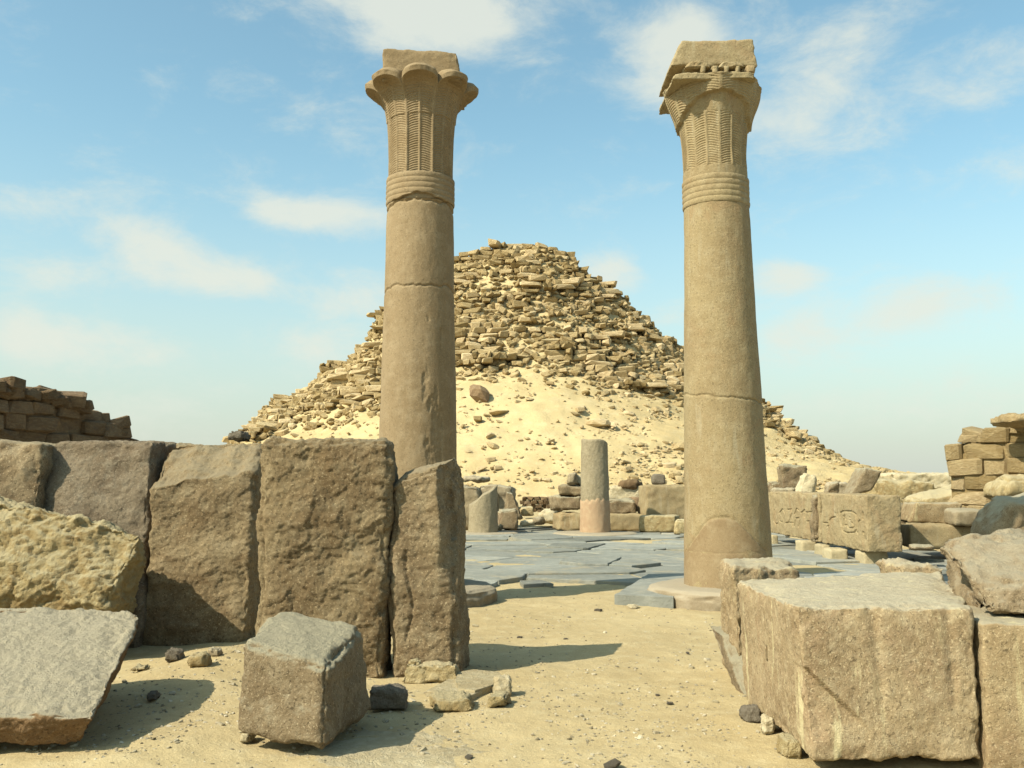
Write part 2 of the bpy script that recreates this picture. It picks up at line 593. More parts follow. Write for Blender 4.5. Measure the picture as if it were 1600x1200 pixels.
def pyr_z(x, y):
    t = (np.asarray(y, float) - TOE) / (RIDGE - TOE)
    w = sstep(.80, 1.0, t)
    zs = np.interp(x, _gx, _gs) * (1 - w) + np.interp(x, _gx, _gz) * w
    z = zs * shape_t(t)
    return z + BASEZ


def inv_t(s):
    s = np.clip(s, 0, 1)
    return np.where(s < .44, s / .44 * TB, TB + (s - .44) / .56 * (1 - TB))


def is_masonry(x, y, z, margin=0.0):
    px, py = proj(x, y, z)
    return py < np.interp(px, _bx, _by, left=2000, right=2000) + margin


xs = np.linspace(-58, 62, 420)
ys = np.concatenate([np.linspace(46, 82, 170), np.linspace(83, 112, 24)])
X, Y = np.meshgrid(xs, ys)
x_, y_ = X.ravel(), Y.ravel()
Z = pyr_z(x_, y_)
amp = sstep(48, 56, y_)
Z = Z + amp * (.22 * fbm2(x_, y_, .35, 4) + .10 * fbm2(x_ + 40, y_, 1.3, 3))
inner = sstep(.0, 1.5, np.interp(x_, _gx, _gs))
Z = Z - .35 * (1 - sstep(46.5, 50, y_)) - (1 - inner) * .8
ma = is_masonry(x_, y_, Z) | ((y_ > RIDGE) & (Z > 3))
# the broken core is stepped
stepz = np.round(Z / 1.1) * 1.1
Z = np.where(ma, Z * .7 + stepz * .3 + .0, Z)
v = np.stack([x_, y_, Z], 1)
ny, nx = X.shape
I = np.arange(nx * ny).reshape(ny, nx)
f = np.stack([I[:-1, :-1], I[:-1, 1:], I[1:, 1:], I[1:, :-1]], -1).reshape(-1, 4)
fm = ma[f].sum(axis=1) >= 3


def sub(v, f):
    u, inv = np.unique(f, return_inverse=True)
    return v[u], inv.reshape(f.shape)


pyramid = empty('ruined_pyramid', (0, 75, BASEZ))
tag(pyramid, 'ruined stepped stone pyramid with crumbling courses rising behind the two palm columns', 'pyramid')
vv, ff = sub(v, f[fm])
obj_v('core', vv, ff, SAND_FAR, pyramid)
vv, ff = sub(v, f[~fm])
tag(obj_v('sand_slope', vv, ff, SAND_FAR, origin=(0, 50, 0)), kind='structure')


# ---- low-poly stones (44 triangles) shared by everything far away
def stone_proto(seed, chamfer=.22, jit=.1):
    r = random.Random(seed)
    bm = bmesh.new()
    for sx in (-1, 1):
        for sy in (-1, 1):
            for sz in (-1, 1):
                jx, jy, jz = (r.uniform(-jit, jit) for _ in range(3))
                ch = chamfer * r.uniform(.4, 1.5)
                for a in range(3):
                    c = [sx, sy, sz]
                    for q in range(3):
                        if q != a:
                            c[q] *= 1 - ch
                    bm.verts.new(((c[0] + jx) / 2, (c[1] + jy) / 2, (c[2] + jz) / 2))
    bmesh.ops.convex_hull(bm, input=bm.verts)
    loose = [x for x in bm.verts if not x.link_faces]
    bmesh.ops.delete(bm, geom=loose, context='VERTS')
    bmesh.ops.triangulate(bm, faces=bm.faces)
    bm.normal_update()
    bm.verts.index_update()
    v = np.array([x.co[:] for x in bm.verts])
    f = np.array([[q.index for q in fc.verts] for fc in bm.faces])
    bm.free()
    return v, f


PROTO = [stone_proto(s, .24, .20) for s in range(10)] + [stone_proto(50 + s, .5, .34) for s in range(10)]


WPROTO = [stone_proto(200 + s, .20, .17) for s in range(12)]


def proto_meshes(mat, tagname, protos=None):
    out = []
    for v, f in protos or PROTO:
        m = mesh_np(tagname, v, f, False)
        m.materials.append(mat)
        out.append(m)
    return out


def rotm(rx, ry, rz):
    cx, sx, cy, sy, cz, sz = math.cos(rx), math.sin(rx), math.cos(ry), math.sin(ry), math.cos(rz), math.sin(rz)
    return (np.array([[cz, -sz, 0], [sz, cz, 0], [0, 0, 1]]) @ np.array([[cy, 0, sy], [0, 1, 0], [-sy, 0, cy]])
            @ np.array([[1, 0, 0], [0, cx, -sx], [0, sx, cx]]))


def join_stones(lst):
    """lst of (proto, pos, size, rot) -> one mesh"""
    vs, fs, n = [], [], 0
    for k, pos, size, rot in lst:
        v, f = PROTO[k]
        w = (v * np.array(size)) @ rotm(*rot).T + np.array(pos)
        vs.append(w); fs.append(f + n); n += len(w)
    return np.concatenate(vs), np.concatenate(fs)


def put_stone(name, meshes, k, pos, size, rot, parent=None):
    o = bpy.data.objects.new(name, meshes[k])
    COL.objects.link(o)
    p = np.array(pos, float)
    if parent: 
        o.parent = parent
        p = p - np.array(parent.location)
    o.location = p
    o.scale = size
    o.rotation_euler = rot
    return o


R = random.Random(5)
stones = []
zc = BASEZ + .2
while zc < 24:
    ch = R.uniform(.27, .5)
    x = -26.0 + R.random()
    while x < 32:
        w = R.choice([.25, .35, .5, .6, .8, 1.0, 1.35]) * R.uniform(.8, 1.25)
        xc = x + w / 2
        gs = float(np.interp(xc, _gx, _gs)); gz = float(np.interp(xc, _gx, _gz))
        topz = BASEZ + gz
        if zc < topz + .25:
            y = None
            s = (zc - BASEZ) / max(gs, .3)
            if s < 1.0:
                y = TOE + (RIDGE - TOE) * float(inv_t(np.array(s)))
            else:
                y = RIDGE - .3
            nn = float(fbm(np.array([[xc * .25, zc * .5, 2.0]]), 3)[0])
            hole = float(fbm(np.array([[xc * .16, zc * .35, 9.0]]), 3)[0])
            y += nn * 1.5 - .3 + R.uniform(-.18, .18)
            px, py = proj(xc, y, zc)
            b_y = float(np.interp(px, _bx, _by, left=-1e4, right=-1e4))
            if ((px - 825) / 85) ** 2 + ((py - 462) / 34) ** 2 < 1 and R.random() < .6: hole = 1
            if py < b_y - R.random() ** 2 * 18 and not (hole > .14 and R.random() < .85 and zc < topz - 2.0):
                tl = .22 if R.random() < .22 else .04
                stones.append((R.randrange(10) if R.random() < .7 else 10 + R.randrange(10), (xc, y + .5, zc + ch / 2), (w * 1.02, 1.5 * R.uniform(.7, 1.2), ch * R.uniform(.85, 1.08)),
                               (R.uniform(-tl, tl), R.uniform(-tl, tl) * .7, R.uniform(-.22, .22))))
        x += w + R.choice([0, 0, 0, .03])
    zc += ch * .97
# tumbled debris between and below the courses
deb = []
for _ in range(7500):
    xc = R.uniform(-25, 30)
    t = R.uniform(.35, 1.0)
    y = TOE + (RIDGE - TOE) * t
    z = float(pyr_z(xc, y))
    if z < 1.6: continue
    px, py = proj(xc, y, z)
    b_y = float(np.interp(px, _bx, _by, left=-1e4, right=-1e4))
    near = py - b_y
    if near > 60: continue
    if near > 0 and R.random() < near / 40 + .4: continue
    s = .12 + .35 * R.random() ** 1.8
    deb.append((R.randrange(20), (xc, y - .2, z + .05 - (0.1 if near > 0 else 0)), (s * R.uniform(1, 2), s * 1.3, s * R.uniform(.5, 1)),
                (R.uniform(-.5, .5), R.uniform(-.5, .5), R.uniform(-3, 3))))
allst = stones + deb


def shown(s):
    (x, y, z) = s[1]
    px, py = proj(x, y, z)
    hid = (592 < px < 714) or (1070 < px < 1196) or (px < 400 and py > 684)
    return (s[2][0] * s[2][2]) * (0.0 if hid else 1.0) / (y * y)


allst.sort(key=shown, reverse=True)
pm = proto_meshes(PYR, 'stone')
for k, pos, size, rot in allst[:298]:
    put_stone('stone', pm, k, pos, size, rot, pyramid)
vv, ff = join_stones(allst[298:])
tag(obj_v('rubble', vv, ff, PYR, pyramid, smooth=False, origin=np.array(pyramid.location)), kind='stuff')

# stones lying on the sand slope
sm = proto_meshes(PYR, 'slope_stone')
named = [((748, 620), (26, 17), 'dark round boulder half sunk alone high on the sand slope beside the left column', 0),
         ((1040, 800 - 172), (15, 12), None, 1)]


def slope_point(px, py):
    lo, hi = TOE + .2, RIDGE - .2
    best = None
    for k in range(160):
        D = lo + (hi - lo) * k / 159
        p = P(px, py, D)
        if pyr_z(p.x, p.y) >= p.z:
            return Vector((p.x, p.y, float(pyr_z(p.x, p.y))))
    return None


bp_ = slope_point(748, 626)
b0 = put_stone('boulder', sm, 13, (bp_.x, bp_.y - .4, bp_.z + .35), (1.35, 1.1, .95), (.1, .1, .4))
b0.data = sm[13].copy(); b0.data.materials.clear(); b0.data.materials.append(WALLST)
tag(b0, 'dark brown boulder lying alone on the sand slope just right of the left palm column', 'boulder')
cnt = 0
small = []
tries = 0
while cnt < 85 and tries < 5000:
    tries += 1
    px, py = R.uniform(715, 1480), R.uniform(575, 772)
    if R.random() < .45: px = R.uniform(930, 1340)
    if 1068 < px < 1200 or 902 < px < 958 and py > 680: continue
    b_y = float(np.interp(px, _bx, _by))
    if py < b_y + 6: continue
    if px > 1290 and py < 735: continue
    p = slope_point(px, py)
    if p is None: continue
    s = R.uniform(.2, .5) * (1.6 if R.random() < .15 else 1)
    o = put_stone('slope_stone', sm, R.randrange(20), (p.x, p.y - .1, p.z + s * .08), (s * R.uniform(1, 1.9), s, s * R.uniform(.4, .75)),
                  (R.uniform(-.3, .3), R.uniform(-.3, .3), R.uniform(-3, 3)))
    tag(o, 'small loose limestone lump scattered on the sand slope in front of the pyramid', 'stone', 'loose stones on the sand slope')
    cnt += 1
for _ in range(4200):
    px, py = R.uniform(470, 1500), R.uniform(570, 785)
    if R.random() < .4: px = R.uniform(930, 1340)
    b_y = float(np.interp(px, _bx, _by))
    if py < b_y: continue
    p = slope_point(px, py)
    if p is None: continue
    s = .05 + .18 * R.random() ** 2
    small.append((R.randrange(20), (p.x, p.y, p.z + s * .1), (s * R.uniform(1, 2), s, s * R.uniform(.4, .8)),
                  (R.uniform(-.3, .3), R.uniform(-.3, .3), R.uniform(-3, 3))))
vv, ff = join_stones(small)
tag(obj_v('slope_gravel', vv, ff, PYR, smooth=False), 'small stone chips strewn over the sand slope', 'gravel', kind='stuff')


# ================================================================== MASONRY WALLS
def masonry(name, label, A, B, thick, courses, ch, topfn, mat, seed, blen, side):
    """wall from A to B (ground points, A the near end); stones on the face turned to 'side'"""
    r = random.Random(seed)
    A, B = np.array(A, float), np.array(B, float)
    L = np.linalg.norm(B - A)
    u = (B - A) / L
    nrm = np.array([-u[1], u[0]]) * side          # outward face
    w = empty(name, (*(A + B) / 2, 0))
    tag(w, label, 'wall')
    meshes = proto_meshes(mat, 'stone', WPROTO)
    ang = math.atan2(u[1], u[0])
    z = -.05
    for c in range(courses):
        hh = ch * r.uniform(.88, 1.12)
        s = -r.random() * blen
        while s < L:
            bl = blen * r.uniform(.65, 1.35)
            if s < L and s + bl > L - .25: bl = max(.2, L - s + r.uniform(-.06, .06))
            mid = s + bl / 2
            s += bl + .025
            if mid < -.1 or mid > L + .1: continue
            tz = topfn(mid / L)
            if z + hh * .6 > tz: continue
            for layer in (0, 1):
                if layer == 1 and z + hh * 1.6 < tz - .8: continue
                pos2 = A + u * mid - nrm * (thick * .28 + layer * thick * .45 + r.uniform(-.05, .05))
                put_stone('stone', meshes, r.randrange(12), (pos2[0], pos2[1], z + hh / 2), (bl * 1.04, thick * .56, hh * 1.04),
                          (r.uniform(-.03, .03), r.uniform(-.03, .03), ang + r.uniform(-.05, .05)), w)
        z += hh + .012
    for q in range(int(L * 24)):
        t = r.random()
        tz = topfn(t)
        sz = r.uniform(.09, .26)
        pos2 = A + u * (L * t) - nrm * r.uniform(.03, thick * .9)
        if tz < .3: continue
        put_stone('stone', meshes, r.randrange(12), (pos2[0], pos2[1], tz - ch * r.uniform(.1, .75)), (sz * 1.9, sz * 1.5, sz * .8),
                  (r.uniform(-.3, .3), r.uniform(-.3, .3), r.uniform(-3, 3)), w)
    # rubble core, set back behind the face stones
    n = 24
    cv, cf = [], []
    for i in range(n + 1):
        t = i / n
        tz = max(.2, topfn(t) - ch * 1.1)
        for q in (.07, .93):
            p2 = A + u * (L * t) - nrm * thick * q
            cv.append((p2[0], p2[1], -.05)); cv.append((p2[0], p2[1], tz))
    for i in range(n):
        a = i * 4
        cf += [(a, a + 4, a + 5, a + 1), (a + 3, a + 7, a + 6, a + 2), (a + 1, a + 5, a + 7, a + 3)]
    cf += [(0, 1, 3, 2), (n * 4, n * 4 + 2, n * 4 + 3, n * 4 + 1)]
    obj_v('core', np.array(cv), np.array(cf), mat, w, smooth=False, origin=np.array(w.location))
    return w


A_ = P(-130, 755, 12.6); B_ = P(203, 755, 16.9)


def left_top(t):
    # heights read off the silhouette
    y = np.interp(t, [0, .30, .45, .62, .76, .86, .93, 1.0], [590, 598, 607, 618, 632, 645, 660, 676])
    D = 12.6 + 4.3 * t
    return float(P(0, y, D).z)


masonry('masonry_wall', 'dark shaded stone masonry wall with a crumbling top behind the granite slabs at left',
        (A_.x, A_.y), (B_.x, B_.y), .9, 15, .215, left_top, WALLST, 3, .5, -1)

A2 = P(1760, 755, 17.0); B2 = P(1484, 755, 19.2)


def right_top(t):
    y = np.interp(t, [0, .35, .6, .8, .92, 1.0], [640, 655, 662, 672, 686, 700])
    D = 17.0 + 2.2 * t
    return float(P(0, y, D).z)


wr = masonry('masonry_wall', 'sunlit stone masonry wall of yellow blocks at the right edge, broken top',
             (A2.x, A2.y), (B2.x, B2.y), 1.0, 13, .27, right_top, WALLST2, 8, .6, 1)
# overhanging stone on top of the right wall
put_block('capstone', 'weathered slab overhanging the top of the sunlit masonry wall at the right edge', 'stone',
          hexa([(1580, 662), (1680, 668), (1680, 640), (1584, 645)], 17.2, .9), WALLST2, res=.08, rnd=.08, edge=.08, lo=.04, seed=3)


# ================================================================== PAVING
def clip_poly(poly, a, b, c):
    out = []
    for i in range(len(poly)):
        p, q = poly[i], poly[(i + 1) % len(poly)]
        fp, fq = a * p[0] + b * p[1] - c, a * q[0] + b * q[1] - c
        if fp <= 0: out.append(p)
        if fp * fq < 0:
            t = fp / (fp - fq)
            out.append((p[0] + t * (q[0] - p[0]), p[1] + t * (q[1] - p[1])))
    return out


def slab_mesh(poly, ztop, thick, r, tilt=(0, 0), rough=.025):
    n = len(poly)
    pts = []
    for i in range(n):
        p, q = poly[i], poly[(i + 1) % n]
        L = math.hypot(q[0] - p[0], q[1] - p[1])
        k = max(1, int(L / .22))
        for s in range(k):
            t = s / k
            j = rough if s else 0
            pts.append((p[0] + (q[0] - p[0]) * t + r.uniform(-j, j), p[1] + (q[1] - p[1]) * t + r.uniform(-j, j)))
    cx = sum(p[0] for p in pts) / len(pts); cy = sum(p[1] for p in pts) / len(pts)
    bm = bmesh.new()

    def z_at(x, y):
        return ztop + tilt[0] * (x - cx) + tilt[1] * (y - cy)
    top_in = [bm.verts.new((cx + (x - cx) * .985 - cx, cy + (y - cy) * .985 - cy, z_at(x, y) - 0)) for x, y in pts]
    top = [bm.verts.new((x - cx, y - cy, z_at(x, y) - .008)) for x, y in pts]
    bot = [bm.verts.new((x - cx, y - cy, z_at(x, y) - thick)) for x, y in pts]
    bm.faces.new(top_in)
    m = len(pts)
    for i in range(m):
        j = (i + 1) % m
        bm.faces.new((top[i], top[j], top_in[j], top_in[i]))
        bm.faces.new((bot[i], bot[j], top[j], top[i]))
    me = bpy.data.meshes.new('slab')
    bm.to_mesh(me); bm.free()
    return me, (cx, cy)


paving = empty('pavement', (2.5, 21, 0))
tag(paving, kind='structure')
r = random.Random(21)
seeds = []
y = 10.0
row = 0
while y < 31:
    x = -7 + (row % 2) * .8
    while x < 12.5:
        seeds.append((x + r.uniform(-.75, .75), y + r.uniform(-.62, .62)))
        x += r.uniform(1.1, 2.1)
    y += 1.1
    row += 1


def front_edge(x):
    # near edge of the paving, irregular
    return float(np.interp(x, [-7, -1.0, .2, .6, 1.6, 2.6, 4.2, 5.0, 8, 13], [14.6, 14.8, 14.7, 14.1, 14.0, 14.3, 14.0, 13.6, 13.0, 13.0]))


for i, (sx, sy) in enumerate(seeds):
    if sy < front_edge(sx) or sy > 30.2: continue
    poly = [(sx - 3, sy - 3), (sx + 3, sy - 3), (sx + 3, sy + 3), (sx - 3, sy + 3)]
    for j, (qx, qy) in enumerate(seeds):
        if j == i or abs(qx - sx) > 5 or abs(qy - sy) > 5: continue
        a, b = qx - sx, qy - sy
        poly = clip_poly(poly, a, b, (a * (qx + sx) + b * (qy + sy)) / 2 - math.hypot(a, b) * r.uniform(.008, .035))
        if len(poly) < 3: break
    if len(poly) < 3: continue
    # missing slabs: sand shows
    h = float(fbm(np.array([[sx * .5, sy * .5, 7.7]]), 2)[0])
    if h > .34 and sy > 14.5 and r.random() < .7: continue
    if 7.6 < sx and sy > 20: continue
    me, (cx, cy) = slab_mesh(poly, .035 + r.uniform(-.018, .028) + (.03 if r.random() < .12 else 0), .12, r,
                             (r.uniform(-.008, .008), r.uniform(-.008, .012)))
    me.materials.append(SLATE)
    o = obj('slab', me, None, paving, (cx - paving.location.x, cy - paving.location.y, 0))
# sand drifted over the low parts and into the joints of the paving
gx_, gy_ = np.meshgrid(np.linspace(-5, 11, 180), np.linspace(13.4, 30, 180))
fx, fy = gx_.ravel(), gy_.ravel()
zz = -.010 + .050 * fbm2(fx, fy, .55, 4) + .006 * fbm2(fx, fy, 5, 2)
zz -= .2 * sstep(14.6, 13.4, fy)
I_ = np.arange(fx.size).reshape(gx_.shape)
f_ = np.stack([I_[:-1, :-1], I_[:-1, 1:], I_[1:, 1:], I_[1:, :-1]], -1).reshape(-1, 4)
tag(obj_v('sand_drift', np.stack([fx, fy, zz], 1), f_, SAND), kind='structure')
# thick slab end in front of the right column
th = [(958, 936), (1065, 940), (1075, 900), (1010, 903)]
g = [G(960, 931, .11), G(1052, 935, .11), G(1085, 897, .11), G(1012, 899, .11)]
me, (cx, cy) = slab_mesh([(p.x, p.y) for p in g], .13, .15, r, (0, 0), .02)
me.materials.append(SLATE)
o = obj('paving_slab', me, None, None, (cx, cy, 0))
tag(o, 'thick raised dark slate slab lying just left of the right palm column base', 'slab')
# loose slate pieces in the sand left of the paving
for (x0, y0, x1, y1) in [(728, 902, 778, 916), (818, 906, 865, 913)]:
    g = [G(x0, y1, .05), G(x1 - 14, y1 - 2, .05), G(x1, y0 + 6, .05), G(x1 - 20, y0, .05), G(x0 - 6, y0 + 1, .05)]
    me, (cx, cy) = slab_mesh([(p.x, p.y) for p in g], .05, .08, r, (0, 0), .03)
    me.materials.append(SLATE)
    o = obj('slate_fragment', me, None, None, (cx, cy, 0))
    tag(o, 'flat slate piece in sand beside the foot of the left column' if x0 < 800 else
        'thin sliver of slate lying in sand in front of the near paving edge', 'slab')


# ================================================================== PALM COLUMNS
DC = 12.08


def zpx(y, D=DC):
    return float(P(800, y, D).z)


def lathe(fn, zs, nth, z_is_v=False):
    """fn(theta[], v) -> (r[], z[]) ; closed tube"""
    th = np.linspace(0, 2 * math.pi, nth, endpoint=False)
    rows = []
    for z in zs:
        rr, zz = fn(th, z)
        rows.append(np.stack([rr * np.sin(th), -rr * np.cos(th), zz + 0 * th], 1))
    v = np.concatenate(rows)
    n = len(zs)
    i = np.arange(nth); j = (i + 1) % nth
    f = np.concatenate([np.stack([i + k * nth, j + k * nth, j + (k + 1) * nth, i + (k + 1) * nth], 1) for k in range(n - 1)])
    return v, f


def cap(v, f, nth, top=True):
    """close the end ring with a centre vertex"""
    ring = np.arange(nth) + (len(v) - nth if top else 0)
    c = v[ring].mean(axis=0)
    v = np.concatenate([v, [c]])
    a, b = ring, np.roll(ring, -1)
    k = np.full(nth, len(v) - 1)
    ff = np.stack([a, b, k, k], 1) if top else np.stack([b, a, k, k], 1)
    return v, f, ff[:, :3]


def add_tri(name, v, f4, f3, mat, parent, loc=(0, 0, 0)):
    m = bpy.data.meshes.new(name)
    m.from_pydata(v.tolist(), [], f4.tolist() + f3.tolist())
    m.polygons.foreach_set('use_smooth', [True] * len(m.polygons))
    m.update()
    return obj(name, m, mat, parent, loc)


def column(cx, label, rprof, crackfn, capfn, matS, zb, seed, lean=0.0, rot=0.0, abacus=None):
    root = empty('palm_column', (cx, DC, 0))
    tag(root, label, 'column', None)
    # shaft
    zt = zb[0]
    zs = np.linspace(.12, zt, 420)
    rp_z = [zpx(y) for y, _ in rprof][::-1]; rp_r = [rr for _, rr in rprof][::-1]
    rp_z = np.array(rp_z); rp_r = np.array(rp_r)

    def rad(z):
        return np.interp(z, rp_z, rp_r)

    def shaft(th, z):
        n = fbm(np.stack([np.sin(th) * 2, np.cos(th) * 2, np.full_like(th, z * 1.5 + seed)], 1), 3)
        n2 = fbm(np.stack([np.sin(th) * 9, np.cos(th) * 9, np.full_like(th, z * 8 + seed)], 1), 3)
        return rad(z) + .006 * n + .0018 * n2 + crackfn(th, z), z
    v, f = lathe(shaft, zs, 220)
    v[:, 0] += lean * v[:, 2]
    obj_np = mesh_np('shaft', v, f)
    obj('shaft', obj_np, matS, root)
    # neck bands: five rounded rings
    z0, z1 = zb

    def bands(th, v_):
        z = z0 + (z1 - z0) * v_
        rr = rad(z0) + .004 + .010 * np.abs(np.sin(math.pi * 5 * v_)) ** .6
        n = fbm(np.stack([np.sin(th) * 5, np.cos(th) * 5, np.full_like(th, z * 5 + seed)], 1), 3)
        brk = 0
        if seed < 5:
            low = np.interp(th, [0, .7, 1.2, 1.9, 4.2, 5.3, 5.8, 6.28], [.22, .05, -.05, 0, 0, -.1, .05, .22])
            brk = -.04 * sstep(.03, 0, v_ - low - .06 * n)
        return rr + .004 * n + brk, z
    v, f = lathe(bands, np.linspace(0, 1, 90), 200)
    v[:, 0] += lean * v[:, 2]
    v = np.concatenate([v]); 
    m = mesh_np('neck_band', v, f)
    obj('neck_band', m, matS, root)
    v, f, f3 = capfn(rad(z1), z1, rot)
    v[:, 0] += lean * v[:, 2]
    add_tri('capital', v, f, f3, matS, root)
    ab = abacus(cx)
    vv, ff = rough_block(ab, res=.018, rnd=.025, lo=.006, hi=.002, chip=.003, chip_s=4, edge=.022, seed=seed)
    obj_v('abacus', vv, ff, matS, root)
    # flat round base
    def basef(th, v_):
        prof_r = np.interp(v_, [0, .3, .55, .75, .9, 1.0], [.99, 1.0, .97, .90, .76, .5])
        prof_z = np.interp(v_, [0, .3, .55, .75, .9, 1.0], [-.1, .09, .165, .195, .205, .205])
        n = fbm(np.stack([np.sin(th) * 2, np.cos(th) * 2, np.full_like(th, v_ * 2 + seed + 4)], 1), 4)
        return prof_r + .04 * n, prof_z + .01 * n
    v, f = lathe(basef, np.linspace(0, 1, 30), 160)
    obj('base', mesh_np('base', v, f), BASEM, root)
    return root


NTH = 8 * 40


def leaf_relief(u, z, z0, z1, k=38, amp=.0042):
    """mid rib and curved barbs of a palm leaf, u in -1..1 across the leaf"""
    au = np.abs(u)
    ph = (z - z0) / (z1 - z0) * k * 2 * math.pi
    barb = np.sin(ph + 9.0 * au ** 2)
    rib = np.exp(-(u / .055) ** 2)
    edge_ = np.exp(-((au - .97) / .05) ** 2)
    field = sstep(.08, .16, au) * (1 - sstep(.86, .93, au))
    return amp * barb * field + .011 * rib - .005 * field, edge_


def cap_left(r0, z0, rot):
    zt = zpx(133)
    k = zt - z0
    rc = np.array([r0, r0 + .0, r0 + .01, r0 + .03, r0 + .065, r0 + .115, r0 + .195, r0 + .30, r0 + .315, r0 + .25, r0 + .12, .40])
    zc_ = z0 + k * np.array([0, .2, .45, .64, .78, .86, .905, .915, .96, 1.0, 1.01, 1.0])
    re = np.array([r0, r0 + .0, r0 + .005, r0 + .015, r0 + .045, r0 + .085, r0 + .125, r0 + .14, r0 + .13, r0 + .10, r0 + .06, .40])
    ze = z0 + k * np.array([0, .2, .45, .60, .71, .765, .80, .83, .88, .93, .985, 1.0])
    s = np.linspace(0, 1, len(rc))
    # arclength-like parameter: more rows in the leaf body
    sv = np.concatenate([np.linspace(0, s[6], 380), np.linspace(s[6], 1, 70)[1:]])

    def fn(th, a):
        lf = (th - rot) / (2 * math.pi / 8)
        u = (lf - np.round(lf)) * 2
        w = np.sqrt(np.clip(1 - np.abs(u) ** 2.2, 0, 1))
        rr = np.interp(a, s, rc) * w + np.interp(a, s, re) * (1 - w)
        zz = np.interp(a, s, zc_) * w + np.interp(a, s, ze) * (1 - w)
        up = sstep(.2, .55, a)
        rr = rr + (1 - up) * (-.012 * (1 - u * u)) - up * .02 * (1 - u * u) * (a < s[6])
        rel, ed = leaf_relief(u, zz, z0, z0 + k * .9)
        fade = 1 - sstep(s[6] - .03, s[6] + .02, a)
        rr = rr + fade * (rel + .006 * ed)
        # a carved step two thirds of the way up
        rr = rr - .010 * sstep(z0 + k * .585, z0 + k * .58, zz) * fade * (np.abs(u) < .93)
        n = fbm(np.stack([np.sin(th) * 4, np.cos(th) * 4, zz * 4], 1), 3)
        rough = sstep(s[6], s[8], a)
        # broken lip of the leaf on the left
        rr = rr + (.003 + .018 * rough) * n
        return rr, zz
    v, f = lathe(fn, sv, NTH)
    return cap(v, f, NTH)


def cap_right(r0, z0, rot):
    zt = zpx(139)
    k = zt - z0
    zsv = np.concatenate([np.linspace(0, .82, 380), np.linspace(.82, 1, 50)[1:]])

    def fn(th, a):
        z = z0 + k * a
        lf = (th - rot) / (2 * math.pi / 8)
        u = (lf - np.round(lf)) * 2
        body = r0 - .005 + .05 * sstep(.15, .8, a) + .07 * sstep(.55, 1.0, a)
        facet = -.018 * (1 - np.abs(u)) * sstep(.05, .3, a)
        # the surviving outer skin overhangs below the abacus; broken lower edge
        tt = (th + math.pi) % (2 * math.pi) - math.pi
        n1_ = fbm(np.stack([np.sin(th) * 5, np.cos(th) * 5, 0 * th + 1], 1), 4)
        edge_z = np.interp(tt, [-3.14, -1.6, -1.0, -.55, -.1, .3, .75, 1.0, 1.5, 3.14], [.54, .56, .67, .76, .81, .80, .71, .60, .54, .54]) + .02 * n1_
        outer = sstep(-.006, .008, a - edge_z) * (.05 + .025 * sstep(.55, .95, a))
        rel, ed = leaf_relief(u, z + 0 * th, z0, z0 + k, k=40)
        worn = sstep(.085, .10, a) * (1 - sstep(.62, .645, a) * (a < edge_z))     # plain restored strips
        rr = body + facet + outer + rel * worn * 1.0
        # ledge at top
        rr = rr + .012 * sstep(.93, .96, a) * (1 + .8 * n1_) - .20 * sstep(.965, 1.0, a)
        n = fbm(np.stack([np.sin(th) * 4, np.cos(th) * 4, z * 4 + 0 * th + 20], 1), 3)
        rr = rr + .004 * n
        # lay out a little polygonal at top, as the leaves stand out
        rr = rr + .03 * np.abs(np.sin((th - rot) * 4)) * sstep(.6, .9, a)
        return rr, z + 0 * th
    v, f = lathe(fn, zsv, NTH)
    return cap(v, f, NTH)


def groove(d, depth, width):
    return -depth * np.exp(-(d / width) ** 2)


def wrap(th):
    return (th + math.pi) % (2 * math.pi) - math.pi


def cracks_left(th, z):
    t = wrap(th)
    n = fbm(np.stack([t * 2.5, 0 * t + 1.7, 0 * t], 1), 4)
    z1 = zpx(458) + .03 * np.cos(t * 1.3) * 1.2 + .05 * n
    r_ = groove(z - z1, .022, .010)
    z2 = zpx(325) + .02 + .05 * n - .06 * np.abs(t)
    r_ = r_ + groove(z - z2, .03, .016)
    # spalled patch low on the right of the face
    pn = fbm(np.stack([t * 3 + 5, 0 * t + z * 1.3, 0 * t], 1), 4)
    mask = sstep(.0, .20, pn + .25 - np.abs((t - .62) / .42) ** 2 * .35 - np.abs((z - 2.3) / 1.0) ** 2 * .4)
    pn2 = fbm(np.stack([t * 14, 0 * t + z * 12, 0 * t], 1), 4)
    return r_ - mask * (.012 + .008 * pn2)


def cracks_right(th, z):
    t = wrap(th)
    n = fbm(np.stack([t * 2.5, 0 * t + 8.7, 0 * t], 1), 4)
    z1 = zpx(625) + .04 * n - .04 * t
    r_ = groove(z - z1, .018, .009)
    # lower repaired foot: ridge like a hill outline
    zf = .45 + .60 * np.exp(-((t + .3) / .95) ** 2) + .05 * n
    pn2 = fbm(np.stack([t * 8, 0 * t + z * 7, 0 * t], 1), 3)
    r_ = r_ + groove(z - zf - .012, .008, .02) - .003 * sstep(.16, .0, z - zf) * (z > zf) * (1 + pn2)
    return r_


def abacus_left(cx):
    D = DC
    h = .50
    a = [(596, 126), (722, 126), (714, 79), (597, 74)]
    q = hexa(a, D - h, 2 * h)
    return q


def abacus_right(cx):
    h = .50
    # lower ring wider than the top
    z0, z1 = zpx(104, DC - .5), zpx(66, DC - .4)
    xl0, xr0 = P(1046, 110, DC - h).x, P(1185, 110, DC - h).x
    xl1, xr1 = P(1064, 66, DC - h).x, P(1177, 66, DC - h).x
    f = DC - h
    return [[[(xl0, f, z0), (xl1, f, z1)], [(xl0, DC + h, z0), (xl1, DC + h, z1)]],
            [[(xr0, f, z0), (xr1, f, z1)], [(xr0, DC + h, z0), (xr1, DC + h, z1)]]]


